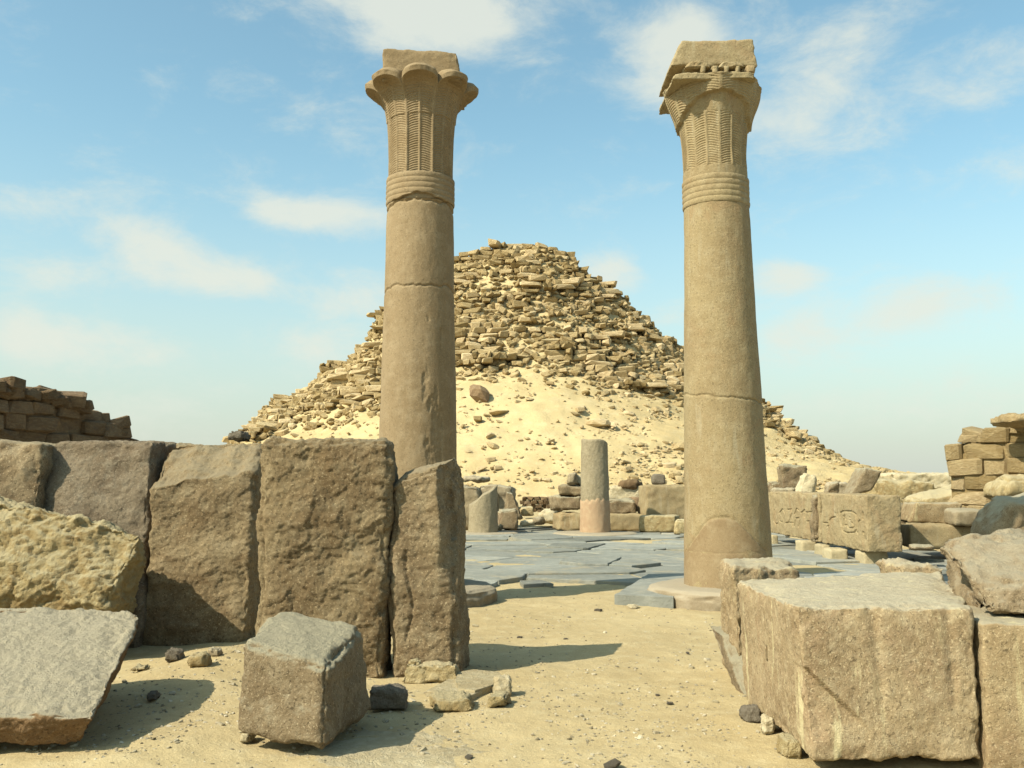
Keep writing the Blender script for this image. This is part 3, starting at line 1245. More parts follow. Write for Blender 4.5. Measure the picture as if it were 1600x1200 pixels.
cxL = P(653, 700, DC).x
cxR = P(1139, 900, DC).x
colL = column(cxL, 'tall palm column with intact rounded leaf capital standing left behind the granite slabs',
       [(60, .425), (330, .428), (450, .44), (620, .475), (700, .486), (930, .52)], cracks_left, cap_left, COLM,
       (zpx(324), zpx(283)), 1.0, lean=0.0, rot=.06, abacus=abacus_left)
colR = column(cxR, 'tall palm column with broken worn capital standing right beside the slate paving',
       [(60, .41), (330, .413), (450, .436), (600, .475), (700, .495), (860, .535), (935, .55)], cracks_right, cap_right, COLM_WARM,
       (zpx(328), zpx(285)), 9.0, lean=-.0115, rot=.36, abacus=abacus_right)


def foot_fn(th, a):
    t = wrap(th)
    n = fbm(np.stack([t * 2.5, 0 * t + 8.7, 0 * t], 1), 4)
    zf = .45 + .60 * np.exp(-((t + .3) / .95) ** 2) + .05 * n
    z = .13 + a * (zf - .13)
    rr = np.interp(z, [0, 1.1], [.548, .528]) + .003 - .008 * sstep(.98, 1, a) - .004 * np.exp(-((z - .62) / .012) ** 2)
    return rr, z


vf, ff_ = lathe(foot_fn, np.linspace(0, 1, 80), 220)
vf[:, 0] -= .0115 * vf[:, 2]
obj('repaired_foot', mesh_np('repaired_foot', vf, ff_), FOOTM, colR)['label'] = 'darker brown repaired foot with a hill-shaped upper edge'
# row of eroded hollows and spall lumps under the right abacus
vv, ff = rough_block(hexa([(1050, 125), (1184, 123), (1181, 110), (1054, 113)], DC - .60, 1.15), res=.016, rnd=.02, lo=.015, hi=.004,
                     chip=.006, chip_s=4, edge=.025, seed=6)
obj_v('broken_ledge', vv, ff, COLM_WARM, colR)
vv, ff = rough_block(hexa([(1066, 118), (1172, 117), (1170, 98), (1068, 98)], DC - .44, .9), res=.03, rnd=.02, lo=.01, hi=.004, chip=.006, edge=.02, seed=7)
obj_v('recessed_core', vv, ff, COLM_WARM, colR)
for x0_, x1_ in ((1096, 1103), (1114, 1122), (1133, 1139), (1150, 1156), (1168, 1180)):
    vv, ff = rough_block(hexa([(x0_, 114), (x1_, 114), (x1_ + 2, 101), (x0_ - 2, 101)], DC - .56, .2), res=.015, rnd=.02, lo=.008, hi=.003, chip=.004, edge=.015, seed=x0_ % 9)
    obj_v('stone_bridge', vv, ff, COLM_WARM, colR)
for x0_, x1_, y0_ in ((1068, 1112, 94), (1120, 1166, 95)):
    vv, ff = rough_block(hexa([(x0_, 106), (x1_, 105), (x1_ - 9, y0_), (x0_ + 12, y0_ - 1)], DC - .56, .2), res=.012, rnd=.03, lo=.015, hi=.004, chip=.006, chip_s=8, edge=.02, seed=x0_ % 7)
    obj_v('spalled_lump', vv, ff, COLM_WARM, colR)

# short pink-footed column and the broken stump on the far side of the paving


def simple_column(name, label, pxc, pyb, D, r0, r1, ht, cutfn, mat, base_r, foot=None):
    c = P(pxc, pyb, D)
    root = empty(name, (c.x, D, 0))
    tag(root, label, 'column')

    def fn(th, a):
        top = ht + cutfn(th)
        z = .05 + (top - .05) * a
        n = fbm(np.stack([np.sin(th) * 3, np.cos(th) * 3, z * 3], 1), 4)
        return (r0 + (r1 - r0) * a) * (1 - .06 * sstep(.985, 1.0, a)) + .012 * n, z
    v, f = lathe(fn, np.linspace(0, 1, 90), 90)
    v, f, f3 = cap(v, f, 90)
    add_tri('shaft', v, f, f3, mat, root)
    if foot:
        zf = .95

        def ft(th, a):
            n = fbm(np.stack([np.sin(th) * 3, np.cos(th) * 3, 0 * th + a * 3], 1), 4)
            z = .05 + a * (zf + .12 * n)
            return r0 + (r1 - r0) * z / ht + .016 - .02 * sstep(.9, 1, a) + .008 * n, z
        v, f = lathe(ft, np.linspace(0, 1, 40), 90)
        obj('repaired_foot', mesh_np('repaired_foot', v, f), foot, root)

    def bf(th, a):
        n = fbm(np.stack([np.sin(th) * 2, np.cos(th) * 2, 0 * th + 4], 1), 3)
        return np.interp(a, [0, .5, .8, 1], [base_r, base_r, base_r * .95, r0 * .8]) + .04 * n, np.interp(a, [0, .5, .8, 1], [-.1, .03, .07, .08]) + 0 * th
    v, f = lathe(bf, np.linspace(0, 1, 12), 80)
    obj('base', mesh_np('base', v, f), BASEM, root)
    return root


FOOT = rock('pink_plaster', (.42, .28, .17), (.48, .33, .20), (.50, .37, .23), big=1.5, bump=.3, bump_scale=14, rand=.05)
simple_column('broken_column', 'short upright column shaft with a pinkish lower part at the far side of the paving', 930, 832, 27.5,
              .42, .375, 2.66, lambda th: .05 * np.sin(th * 1.0 + 2.5) + .02 * np.sin(3 * th), PINKFOOT, 1.2, FOOT)
simple_column('column_stump', 'low column stump with a slanted broken top left of the short pink-footed column', 755, 829, 27.5,
              .42, .40, 1.15, lambda th: .28 * np.sin(th - .1) - .06 * np.abs(np.sin(2 * th)), PINKFOOT, 1.0)

# ================================================================== FOREGROUND GRANITE, LEFT
FG = dict(res=.012, rnd=.05, lo=.035, lo_s=1.5, hi=.004, hi_s=22, chip=.009, chip_s=2.8, edge=.045)


def wob(ax, amp, s, seed):
    def w(v, t):
        v = v.copy()
        v[:, ax] += amp * fbm(v * s + seed, 2)
        return v
    return w


def ledge3(v, t):
    # the upper part of the third slab slopes back from a broken ledge
    v = v.copy()
    front = (1 - t[:, 1])
    n = fbm(np.stack([v[:, 0] * 2.5, v[:, 2] * .5, v[:, 1] * 0], 1), 3)
    zl = .80 + .04 * n + .05 * (t[:, 0] - .5)
    k = sstep(0, .02, t[:, 2] - zl)
    v[:, 1] += front * (k * .05 + np.clip(t[:, 2] - zl, 0, 1) * 2.0)
    return v


def hexw(pts, thick, dz=0.0, dx=0.0):
    """front corners as (px,py,D) BL,BR,TR,TL"""
    bl, br, tr, tl = [P(*p) for p in pts]
    off = Vector((dx, thick, dz))
    if abs(bl.z) < .2 and abs(br.z) < .2:
        bl.z = min(bl.z, -.05); br.z = min(br.z, -.05)
    return [[[bl, tl], [bl + off, tl + off]], [[br, tr], [br + off, tr + off]]]


put_block('granite_slab', 'upright granite slab at the left edge, cut by the frame, behind the yellow limestone boulder', 'stone slab',
          hexw([(-190, 1000, 8.5), (28, 1000, 8.6), (72, 690, 8.95), (-150, 690, 8.9)], .7), GRAN,
          warp=wob(1, .05, 1.5, 3), seed=1, **{**FG, 'res': .02})
put_block('granite_slab', 'leaning grey-brown granite slab between the left edge slab and the slab with a cracked ledge', 'stone slab',
          hexw([(22, 1000, 8.6), (216, 1000, 8.65), (243, 688, 9.25), (78, 689, 9.2)], .75), GRAN_MAUVE,
          warp=wob(1, .05, 1.5, 7), seed=2, **{**FG, 'res': .016})
put_block('granite_slab', 'upright granite slab with a cracked ledge across its top, left of the largest slab', 'stone slab',
          hexw([(214, 1002, 8.8), (386, 1006, 8.8), (399, 688, 8.95), (236, 688, 8.95)], .8), GRAN, warp=ledge3, seed=3, **FG)
put_block('granite_slab', 'largest upright rough granite slab with rounded top corner in front of the left column', 'stone slab',
          hexw([(394, 1062, 7.3), (600, 1062, 7.3), (614, 684, 7.35), (402, 682, 7.35)], .50), GRAN, seed=4,
          **{**FG, 'rnd': .08, 'edge': .035, 'chip': .012, 'chip_s': 2.6, 'hi': .006})


def s5warp(v, t):
    v = v.copy()
    # the top rises to a peak near the right and the left upper corner is cut away
    top = t[:, 2]
    tx = t[:, 0]
    v[:, 2] += sstep(.75, 1, top) * np.interp(tx, [0, .2, .7, .85, 1], [-.12, -.03, .03, .04, -.06])
    v[:, 2] -= .08 * (1 - t[:, 1]) * sstep(.7, 1, top)
    # right front edge bevelled away in the upper half
    v[:, 1] += (1 - t[:, 1]) * sstep(.72, .95, tx) * sstep(.35, .75, top) * .25
    v[:, 0] += .05 * fbm(v * 1.7 + 3, 2) * sstep(.1, .5, top)
    v[:, 0] -= .05 * sstep(.35, .0, np.abs(top - .45)) * (1 - tx)
    return v


put_block('granite_slab', 'narrow upright granite slab with a peaked top at the right end of the slab row', 'stone slab',
          hexw([(604, 1044, 7.36), (718, 1048, 7.36), (710, 714, 7.4), (610, 722, 7.4)], .55, dx=.06), GRAN, warp=s5warp, seed=5,
          cracks=[(lambda v, t: np.where(t[:, 1] < .1, (v[:, 0] + .78) + .03 * np.sin(v[:, 2] * 9) + (np.abs(v[:, 2] - .6) > .35) * 9, 9), .02, .010)],
          **{**FG, 'rnd': .07})

# yellow limestone boulder
bl, br = P(-190, 1040, 7.9), P(140, 1030, 7.9)
tl, tr = P(-190, 740, 8.0), P(208, 834, 7.9)
cB = [[[bl, tl], [bl + Vector((0, .8, 0)), tl + Vector((.0, .8, -.05))]],
      [[br, tr], [br + Vector((.02, .75, 0)), tr + Vector((-.12, .75, -.10))]]]


def boulder_warp(v, t):
    v = v.copy()
    v[:, 1] += .22 * (1 - t[:, 1]) * sstep(.5, 1, t[:, 2])
    return v


put_block('limestone_boulder', 'rough yellow limestone boulder leaning behind the grey tilted granite slab at lower left', 'boulder', cB, LIME,
          res=.013, rnd=.05, lo=.05, lo_s=2.0, hi=.006, hi_s=16, chip=.022, chip_s=3.2, edge=.05, seed=8, warp=boulder_warp)

# grey tilted slab
FT_L, FT_R = P(-200, 1105, 5.15), P(150, 1122, 5.15)
BT_L, BT_R = P(-180, 935, 6.55), P(222, 954, 6.55)
FB_L, FB_R = P(-200, 1170, 5.25), P(128, 1166, 5.30)
BB_L, BB_R = P(-180, 985, 6.65), P(212, 985, 6.62)
put_block('granite_block', 'grey tilted granite slab lying at the lower left corner with a brown underside', 'stone block',
          [[[FB_L, FT_L], [BB_L, BT_L]], [[FB_R, FT_R], [BB_R, BT_R]]], GRAN_SLAB,
          res=.011, rnd=.03, lo=.02, lo_s=2, hi=.006, hi_s=20, chip=.006, chip_s=5, edge=.045, seed=9)
# it rests on a smaller stone hidden beneath
put_block('support_stone', 'dark stone wedged in shade beneath the tilted granite slab at the lower left corner', 'stone',
          hexw([(-80, 1110, 6.1), (70, 1100, 6.1), (70, 1010, 6.1), (-80, 1010, 6.1)], .6), DARKST, res=.04, seed=10)

# small cube-like block
fbl, fbr = P(366, 1152, 5.35), P(508, 1176, 5.12)
ftl, ftr = P(372, 996, 5.45), P(513, 1042, 5.2)
bbr, btr = P(584, 1112, 5.95), P(572, 972, 6.0)
bbl, btl = P(440, 1090, 6.3), P(440, 948, 6.2)
put_block('granite_block', 'small squat granite block with a worn grey top in front of the largest upright slab', 'stone block',
          [[[fbl, ftl], [bbl, btl]], [[fbr, ftr], [bbr, btr]]], GRAN_GREY,
          res=.009, rnd=.06, lo=.025, lo_s=2.5, hi=.003, hi_s=22, chip=.003, chip_s=5, edge=.03, seed=11)

# little stones at the foot of the slabs
R2 = random.Random(4)


def quick(name, label, cat, box, thick, mat, group=None, seed=0, D=None, sh=0.0, **kw):
    """stone whose front spans a pixel box and which stands on the ground unless D is given"""
    x0, y0, x1, y1 = box
    if D is None:
        zg = 0.0
        for _k in range(4):
            pg = G((x0 + x1) / 2, y1, zg)
            zg = float(gh(np.array([pg.x]), np.array([pg.y]))[0])
        D = pg.y
    k = dict(res=max(.012, .012 * D / 6), rnd=.02 * D / 6, lo=.02 * D / 6, lo_s=5 * 6 / D, hi=.006 * D / 6, hi_s=24 * 6 / D, chip=.006 * D / 6, chip_s=9 * 6 / D,
             edge=.025 * D / 6)
    k.update(kw)
    r_ = random.Random(seed + 100)
    j = lambda a: r_.uniform(-a, a)
    w, h = x1 - x0, y1 - y0
    q = [(x0 + j(.05) * w, y1), (x1 + j(.05) * w, y1 + j(.03) * h), (x1 - abs(j(.14)) * w, y0 + sh * h + j(.05) * h), (x0 + abs(j(.14)) * w, y0 + j(.05) * h)]
    return put_block(name, label, cat, hexa(q, D, thick, skew=(j(.15) * thick, j(.05) * thick)), mat, group, seed=seed, **k)


quick('stone', 'dark angular stone in the shade at the right of the small squat granite block', 'stone', (572, 1078, 640, 1113), .25, DARKST, seed=1)
quick('limestone_chunk', 'yellow wedge of limestone leaning at the foot of the narrow peaked slab', 'stone', (630, 1037, 716, 1069), .16, LIME, seed=2, rnd=.012)
quick('limestone_chip', 'tiny yellow stone on top of the limestone wedge at the slab foot', 'stone', (634, 1030, 660, 1044), .1, LIME, seed=3, D=7.25)
quick('limestone_chunk', 'flat ragged yellow limestone piece lying just right of the dark angular stone', 'stone', (672, 1090, 742, 1114), .28, LIME, seed=4)
quick('limestone_chunk', 'small upright pale limestone lump at the right end of the limestone pieces', 'stone', (772, 1060, 804, 1090), .14, LIME_PALE, seed=5)
quick('limestone_chunk', 'low crumbly limestone piece between the flat ragged piece and the upright lump', 'stone', (758, 1086, 795, 1108), .2, LIME, seed=6)
# flat plates half buried
for (nm, lb, pts, z) in [
    ('limestone_plate', 'flat pale plate half buried in sand right of the narrow peaked slab', [(716, 1078), (742, 1082), (790, 1066), (780, 1052), (740, 1048), (716, 1052)], .045),
    ('limestone_plate', 'small pale plate bedded in sand between dark angular stone and upright lump', [(665, 1082), (735, 1090), (775, 1072), (765, 1062), (700, 1064)], .03)]:
    g = [G(a, b, z) for a, b in pts]
    me, (cx, cy) = slab_mesh([(p.x, p.y) for p in g], z + .012, .1, R2, (0, 0), .035)
    me.materials.append(PLATE)
    tag(obj(nm, me, None, None, (cx, cy, 0)), lb, 'stone plate')

gx_, gy_ = np.meshgrid(np.linspace(-1.55, -.05, 120), np.linspace(4.75, 6.05, 100))
fx, fy = gx_.ravel(), gy_.ravel()
m_ = 1 - np.sqrt(((fx + .72) / .62) ** 2 + ((fy - 5.38) / .42) ** 2)
zt_ = gh(fx, fy) + .012 * np.tanh(3 * m_ + .9 * fbm2(fx, fy, 3.5, 4)) - .002 + .002 * fbm2(fx, fy, 16, 3)
zt_ += .008 * np.floor(fbm2(fx + 7, fy, 2.6, 4) * 2.5) * .5 * (m_ > 0)
I_ = np.arange(fx.size).reshape(gx_.shape)
f_ = np.stack([I_[:-1, :-1], I_[:-1, 1:], I_[1:, 1:], I_[1:, :-1]], -1).reshape(-1, 4)
tag(obj_v('limestone_plate', np.stack([fx, fy, zt_], 1), f_, PLATE), 'broad worn limestone surface showing through the sand in front of the limestone pieces', 'stone plate')

# pebble-sized rocks between the left blocks
for n_, (x0, y0, x1, y1, mt, lb) in enumerate([
    (292, 1022, 322, 1044, LIME, 'pale square limestone chip in shade between the slab row and squat block'),
    (325, 1012, 345, 1030, LIME_GREY, 'rounded grey pebble beside the pale square chip in the left shade'),
    (255, 1018, 282, 1036, DARKST, 'dark flat stone in the shade under the third upright slab'),
    (200, 1040, 232, 1052, LIME, 'sandy yellow crumb of stone at right tip of the grey tilted slab'),
    (226, 1085, 246, 1098, DARKST, 'dark blue-grey pebble in the shadow of the grey tilted slab'),
    (372, 1146, 392, 1164, LIME_PALE, 'pinkish white pebble at the lower left foot of the squat block')]):
    quick('pebble', lb, 'stone', (x0, y0, x1, y1), .12, mt, seed=20 + n_)

# round grey stone seen on the skyline above the slabs
quick('skyline_rock', 'small dark grey rock on the skyline above the slab with a cracked ledge', 'stone', (352, 671, 382, 690), .3, DARKST, D=9.35, seed=31, rnd=.05)

# ================================================================== FOREGROUND GRANITE, RIGHT
I_fbl, I_fbr = P(1270, 1190, 5.0), P(1538, 1192, 5.0)
I_ftl, I_ftr = P(1243, 948, 5.05), P(1520, 944, 5.05)
I_bbl, I_btl = P(1162, 1098, 6.35), P(1148, 905, 6.45)
I_bbr, I_btr = P(1500, 1050, 7.3), P(1470, 888, 7.3)


def diag_crack(v, t):
    # diagonal break running down the front face, with a shallow facet below it
    v = v.copy()
    d = (t[:, 0] - .04) / .30 - (0.58 - t[:, 2]) / .36
    m = sstep(-.02, .05, -d) * (t[:, 1] < .5) * (t[:, 2] < .6) * sstep(.98, .7, 1 - t[:, 2] + .1)
    v[:, 1] += m * .035
    # broad drill flutes
    fl = np.exp(-((t[:, 0] - .44) / .03) ** 2) + 1.3 * np.exp(-((t[:, 0] - .86) / .03) ** 2)
    v[:, 1] += .011 * fl * (1 - t[:, 1]) * sstep(.15, .6, t[:, 2])
    # right upper corner cut back
    v[:, 2] -= .02 * sstep(.8, 1, t[:, 0]) * t[:, 2]
    return v


put_block('granite_block', 'big squared pinkish granite block in the right foreground with pale streaks and a sunlit top', 'stone block',
          [[[I_fbl, I_ftl], [I_bbl, I_btl]], [[I_fbr, I_ftr], [I_bbr, I_btr]]], GRAN_PINK,
          res=.011, rnd=.03, lo=.010, lo_s=2.2, hi=.0025, hi_s=22, chip=.002, chip_s=5, edge=.025, seed=14, warp=diag_crack, maxseg=200)
put_block('granite_block', 'granite block at the right edge across a dark joint from the big squared block', 'stone block',
          hexw([(1543, 1205, 4.98), (1760, 1210, 4.9), (1760, 975, 4.9), (1533, 973, 5.02)], 1.5, dx=.2), GRAN_PINK,
          res=.016, rnd=.02, lo=.008, lo_s=2, hi=.0025, hi_s=22, chip=.002, chip_s=5, edge=.015, seed=15)


def Lwarp(v, t):
    v = v.copy()
    v[:, 2] -= .05 * sstep(.3, 0, t[:, 0]) * t[:, 2]
    v[:, 1] += .30 * (1 - t[:, 1]) * sstep(.5, 1, t[:, 2])
    return v


L_f = hexw([(1532, 965, 5.15), (1780, 975, 5.0), (1780, 850, 5.15), (1490, 840, 5.5)], 1.0, dx=.55)
put_block('granite_boulder', 'rough rounded granite boulder resting on the blocks at the right edge', 'boulder', L_f, GRAN_TAN,
          res=.016, rnd=.08, lo=.05, lo_s=2.5, hi=.006, hi_s=14, chip=.014, chip_s=4, edge=.05, seed=16, warp=Lwarp)
put_block('granite_fragment', 'sloping granite wedge between the big squared block and the boulder at the right edge', 'stone',
          hexw([(1490, 948, 5.9), (1534, 962, 5.5), (1520, 860, 5.9), (1486, 868, 6.3)], .6, dx=.25), GRAN_TAN,
          res=.016, rnd=.04, lo=.03, lo_s=3, hi=.01, hi_s=12, chip=.012, chip_s=6, edge=.03, seed=17)
put_block('granite_fragment', 'low triangular granite piece in the notch at the back of the big block top', 'stone',
          hexw([(1415, 925, 7.5), (1475, 930, 7.5), (1480, 885, 7.6), (1400, 882, 7.6)], .5), GRAN_PINK,
          res=.03, rnd=.03, seed=18)
put_block('granite_slab', 'granite slab with a dark broken end behind the left corner of the big squared block', 'stone slab',
          hexw([(1152, 1075, 7.0), (1262, 1060, 7.1), (1253, 886, 7.2), (1144, 886, 7.0)], .75, dz=.01, dx=.05), GRAN_PINK,
          res=.016, rnd=.04, lo=.03, lo_s=3, hi=.005, hi_s=14, chip=.007, chip_s=5, edge=.03, seed=19)
put_block('granite_fragment', 'dark grey leaning granite piece at the lower left of the big squared block', 'stone',
          hexw([(1170, 1095, 6.6), (1250, 1095, 6.6), (1250, 990, 6.9), (1124, 990, 7.3)], .4), GRAN_GREY,
          res=.02, rnd=.02, lo=.01, hi=.005, chip=.006, edge=.02, seed=20)
for n_, (x0, y0, x1, y1, mt, lb) in enumerate([
    (1163, 1108, 1192, 1130, DARKST, 'dark splintered stone under the left bottom edge of the big squared block'),
    (1190, 1122, 1215, 1150, LIME_PALE, 'white splintered stone wedged under the left bottom edge of the big squared block'),
    (1228, 1156, 1256, 1188, LIME, 'yellow stone wedged under the front left corner of the big squared block')]):
    quick('wedge_stone', lb, 'stone', (x0, y0, x1, y1), .15, mt, seed=40 + n_)

# ================================================================== BLOCKS BEHIND THE PAVING, CENTRE
MID = [
    # name, label, category, box, D, thick, material, seed
    ('limestone_block', 'rounded grey block at far left of the paving, half hidden by the narrow peaked slab', (716, 757, 750, 828), 30, 1.0, LIME_GREY),
    ('flat_stone', 'thin flat stone lying on top of the rounded grey block left of the stump', (724, 743, 750, 753), 30.5, .6, LIME_GREY),
    ('limestone_block', 'low wide grey block just behind the slanted column stump', (742, 750, 778, 822), 31.5, 1.0, LIME_GREY),
    ('limestone_block', 'square pale block standing behind and right of the slanted column stump', (776, 752, 800, 826), 31, .9, LIME_GREY),
    ('limestone_block', 'five-sided granite block right of the slanted column stump', (777, 783, 810, 830), 28.6, .8, GRAN_GREY),
    ('stone', 'small dark stone squeezed between the column stump and the five-sided block', (774, 808, 788, 831), 28.2, .5, GRAN),
    ('leaning_stone', 'grey leaning stone behind the five-sided block', (790, 768, 818, 812), 30.2, .6, GRAN_GREY),
    ('limestone_block', 'upright golden block right of the five-sided block', (815, 780, 835, 806), 31, .5, LIME),
    ('limestone_block', 'low tilted pale block on the paving right of the five-sided block', (811, 800, 838, 822), 29.0, .9, LIME_PALE),
    ('stone', 'small rounded grey stone at the right end of the low tilted block', (833, 806, 847, 820), 29.0, .5, LIME_GREY),
    ('granite_block', 'bottom block of the stack directly left of the short column', (871, 797, 910, 831), 28.6, 1.2, COLM_WARM),
    ('granite_block', 'middle grey granite block of the stack directly left of the short column', (873, 774, 912, 799), 28.7, 1.1, GRAN_GREY),
    ('granite_block', 'brown upper granite block of the stack directly left of the short column', (874, 757, 912, 776), 28.8, 1.1, GRAN),
    ('stone', 'narrow upright stone on top of the stack left of the short column', (884, 737, 901, 758), 29.0, .5, LIME_GREY),
    ('stone', 'small pale stone peeping out behind the left edge of the short column top stack', (899, 742, 914, 758), 29.4, .5, LIME_PALE),
    ('boulder', 'dark brown boulder on the stone pile right of the short column', (963, 747, 998, 766), 30.5, .9, WALLST),
    ('limestone_block', 'pale flat boulder under the dark brown boulder right of the short column', (950, 757, 1004, 782), 30.6, 1.2, LIME_PALE),
    ('stone', 'white angular stone at the right end of the pile right of the short column', (992, 758, 1012, 780), 30.9, .7, LIME_PALE),
    ('granite_block', 'tilted grey block in the middle of the pile right of the short column', (950, 778, 995, 803), 29.6, 1.0, GRAN_GREY),
    ('stone', 'rusty brown stone in the gap left of the big smooth box-shaped block', (990, 776, 1008, 800), 30.2, .8, WALLST),
    ('limestone_block', 'long low smooth block behind the foot of the short column', (945, 802, 1008, 830), 29.2, .9, COLM_WARM),
    ('granite_block', 'big smooth box-shaped block with a pale streak left of the right palm column', (1010, 757, 1082, 812), 29.0, 1.1, COLM_WARM),
    ('stone', 'small greenish grey stone on top of the big smooth box-shaped block', (1020, 741, 1040, 757), 29.6, .5, DARKST),
    ('limestone_block', 'golden flat-topped limestone block lying on the paving before the box-shaped block', (998, 805, 1055, 832), 28.0, .9, LIME),
    ('limestone_block', 'chipped yellow block touching the left side of the right palm column', (1053, 809, 1090, 838), 27.0, .9, LIME),
]
for n_, (nm, lb, box, D, th_, mt) in enumerate(MID):
    smooth_b = 'smooth' in lb or 'golden' in lb
    x0, y0, x1, y1 = box
    kw = dict(res=.06, rnd=.05, lo=.05, lo_s=1.2, hi=.015, hi_s=6, chip=.02, chip_s=2.0, edge=.09)
    if smooth_b: kw.update(lo=.015, edge=.035, chip=.008, rnd=.03)
    if 'boulder' in lb and nm == 'boulder': kw.update(rnd=.25)
    r_ = random.Random(n_ * 7 + 1)
    j = lambda a: r_.uniform(-a, a)
    w, h = x1 - x0, y1 - y0
    jj = .02 if smooth_b else .12
    q = [(x0 + j(jj) * w, y1), (x1 + j(jj) * w, y1), (x1 - j(jj) * w, y0 + abs(j(jj)) * h), (x0 + j(jj) * w, y0 + abs(j(jj)) * h)]
    if 'five-sided' in lb: q = [(x0, y1), (x1, y1), (x1, y0 + 10), (x0 + 2, y0 + 14)]
    if 'leaning' in lb: q = [(x0, y1), (x1, y1), (x0 + 14, y0 + 4), (x0, y0)]
    o = put_block(nm, lb, 'stone' if 'block' not in nm else 'stone block', hexa(q, D, th_, skew=(j(.3), 0)), mt, seed=60 + n_, **kw)
# peak of the five-sided block comes from a shaped cap
# low brick course at the toe of the slope
wroot = empty('low_brick_wall', (P(845, 785, 36).x, 36, 0))
tag(wroot, 'low dark line of thin bricks at the foot of the sand slope', 'wall')
bmsh = proto_meshes(WALLST, 'brick')
for k in range(4):
    x = 812 + (k % 2) * 4
    while x < 876:
        w = R2.uniform(6, 11)
        p = P(x + w / 2, 797 - k * 6, 36)
        put_stone('brick', bmsh, R2.randrange(10), (p.x, 36 + R2.uniform(-.1, .1), p.z), (w / F * 36 * .98, .5, 5.6 / F * 36), (0, R2.uniform(-.08, .08), R2.uniform(-.1, .1)), wroot)
        x += w
quick('limestone_block', 'sandy pale slab lying between the low tilted block and the stack', 'stone block', (838, 798, 872, 818), 1.5, LIME_PALE, D=31, seed=77, rnd=.1)

# ================================================================== INSCRIBED BLOCKS
# the long face runs almost along the line of sight
NA = G(1357, 861, .24)      # near bottom corner of the near block
near_y = 17.0
pn = P(1356, 862, near_y); pf = P(1203, 840, 24.0)
ux, uy = pf.x - pn.x, pf.y - pn.y
UL = math.hypot(ux, uy)
ux, uy = ux / UL, uy / UL
ZB, ZT = .24, 1.245


def face_hit(px, py):
    """(s along the face from the near end, z) where a sight line meets the inscribed face"""
    d = ray(px, py)
    # solve (t d.x, t d.y) = pn + s u
    det = d.x * (-uy) - d.y * (-ux)
    t = (pn.x * (-uy) - pn.y * (-ux)) / det
    s = ((t * d.x - pn.x) * ux + (t * d.y - pn.y) * uy)
    return s, EYE + d.z * t


SPLIT = face_hit(1281, 800)[0]
END = face_hit(1200, 800)[0]


def strokes(lines, ox=0):
    out = []
    for ln in lines:
        pts = [face_hit(1180 + x / 3.81, 620 + y / 3.81) for x, y in ln]
        out += list(zip(pts[:-1], pts[1:]))
    return out


CART = [[(505, 690), (520, 680), (570, 682), (598, 700), (603, 740), (600, 790), (585, 808), (540, 810), (512, 795), (505, 740), (505, 690)],
        [(530, 705), (524, 735), (520, 770)], [(524, 712), (538, 730), (540, 760), (532, 765)],
        [(560, 718), (566, 728), (560, 736)], [(545, 765), (552, 780), (578, 782), (584, 768), (575, 750)],
        [(475, 715), (448, 720), (438, 735), (436, 765), (426, 772)], [(478, 690), (476, 712)], [(490, 690), (488, 712)],
        [(618, 735), (604, 752), (602, 772)], [(606, 806), (607, 814)], [(642, 806), (642, 814)], [(636, 690), (634, 730)],
        [(405, 750), (430, 752)]]
LEFTG = [[(112, 672), (108, 740), (120, 758), (132, 752)], [(140, 690), (160, 668), (176, 690)], [(146, 742), (158, 746)],
         [(188, 672), (212, 668), (214, 690), (196, 748), (180, 752)], [(196, 748), (228, 750)],
         [(232, 700), (246, 664), (262, 680), (258, 720), (240, 724)], [(240, 730), (232, 770)], [(262, 740), (256, 772)],
         [(272, 690), (290, 672), (292, 730)], [(300, 688), (344, 684)], [(304, 742), (340, 738)], [(222, 700), (222, 770)]]


def inscribed(label, s0, s1, depth, lines, mat, seed):
    c = []
    nx, ny_ = -uy, ux          # to the left of the running direction
    if nx > 0: nx, ny_ = -nx, -ny_
    def pt(s, d, z):
        return Vector((pn.x + ux * s - nx * d, pn.y + uy * s - ny_ * d, z))
    cor = [[[pt(s1, 0, ZB), pt(s1, 0, ZT)], [pt(s1, depth, ZB), pt(s1, depth, ZT)]],
           [[pt(s0, 0, ZB), pt(s0, 0, ZT)], [pt(s0, depth, ZB), pt(s0, depth, ZT)]]]
    seg = strokes(lines)

    def carve(v, t):
        s = (v[:, 0] - pn.x) * ux + (v[:, 1] - pn.y) * uy
        z = v[:, 2]
        d = np.full(len(v), 9.0)
        for (a, b) in seg:
            # the face is seen obliquely: strokes are broader along the block
            ax, az = a; bx, bz = b
            k = .30
            px_, pz_ = s * k, z
            vx, vz = (bx - ax) * k, bz - az
            L2 = vx * vx + vz * vz + 1e-9
            h = np.clip(((px_ - ax * k) * vx + (pz_ - az) * vz) / L2, 0, 1)
            d = np.minimum(d, np.hypot(px_ - ax * k - h * vx, pz_ - az - h * vz))
        return np.where(t[:, 1] < .05, d, 9.0)
    v, f = rough_block(cor, res=.0115, rnd=.03, lo=.012, lo_s=1.5, hi=.003, hi_s=10, chip=.005, chip_s=3, edge=.03, seed=seed,
                       cracks=[(carve, .032, .010)], maxseg=420)
    root = obj_v('inscribed_block', v, f, mat)
    tag(root, label, 'stone block')
    return root


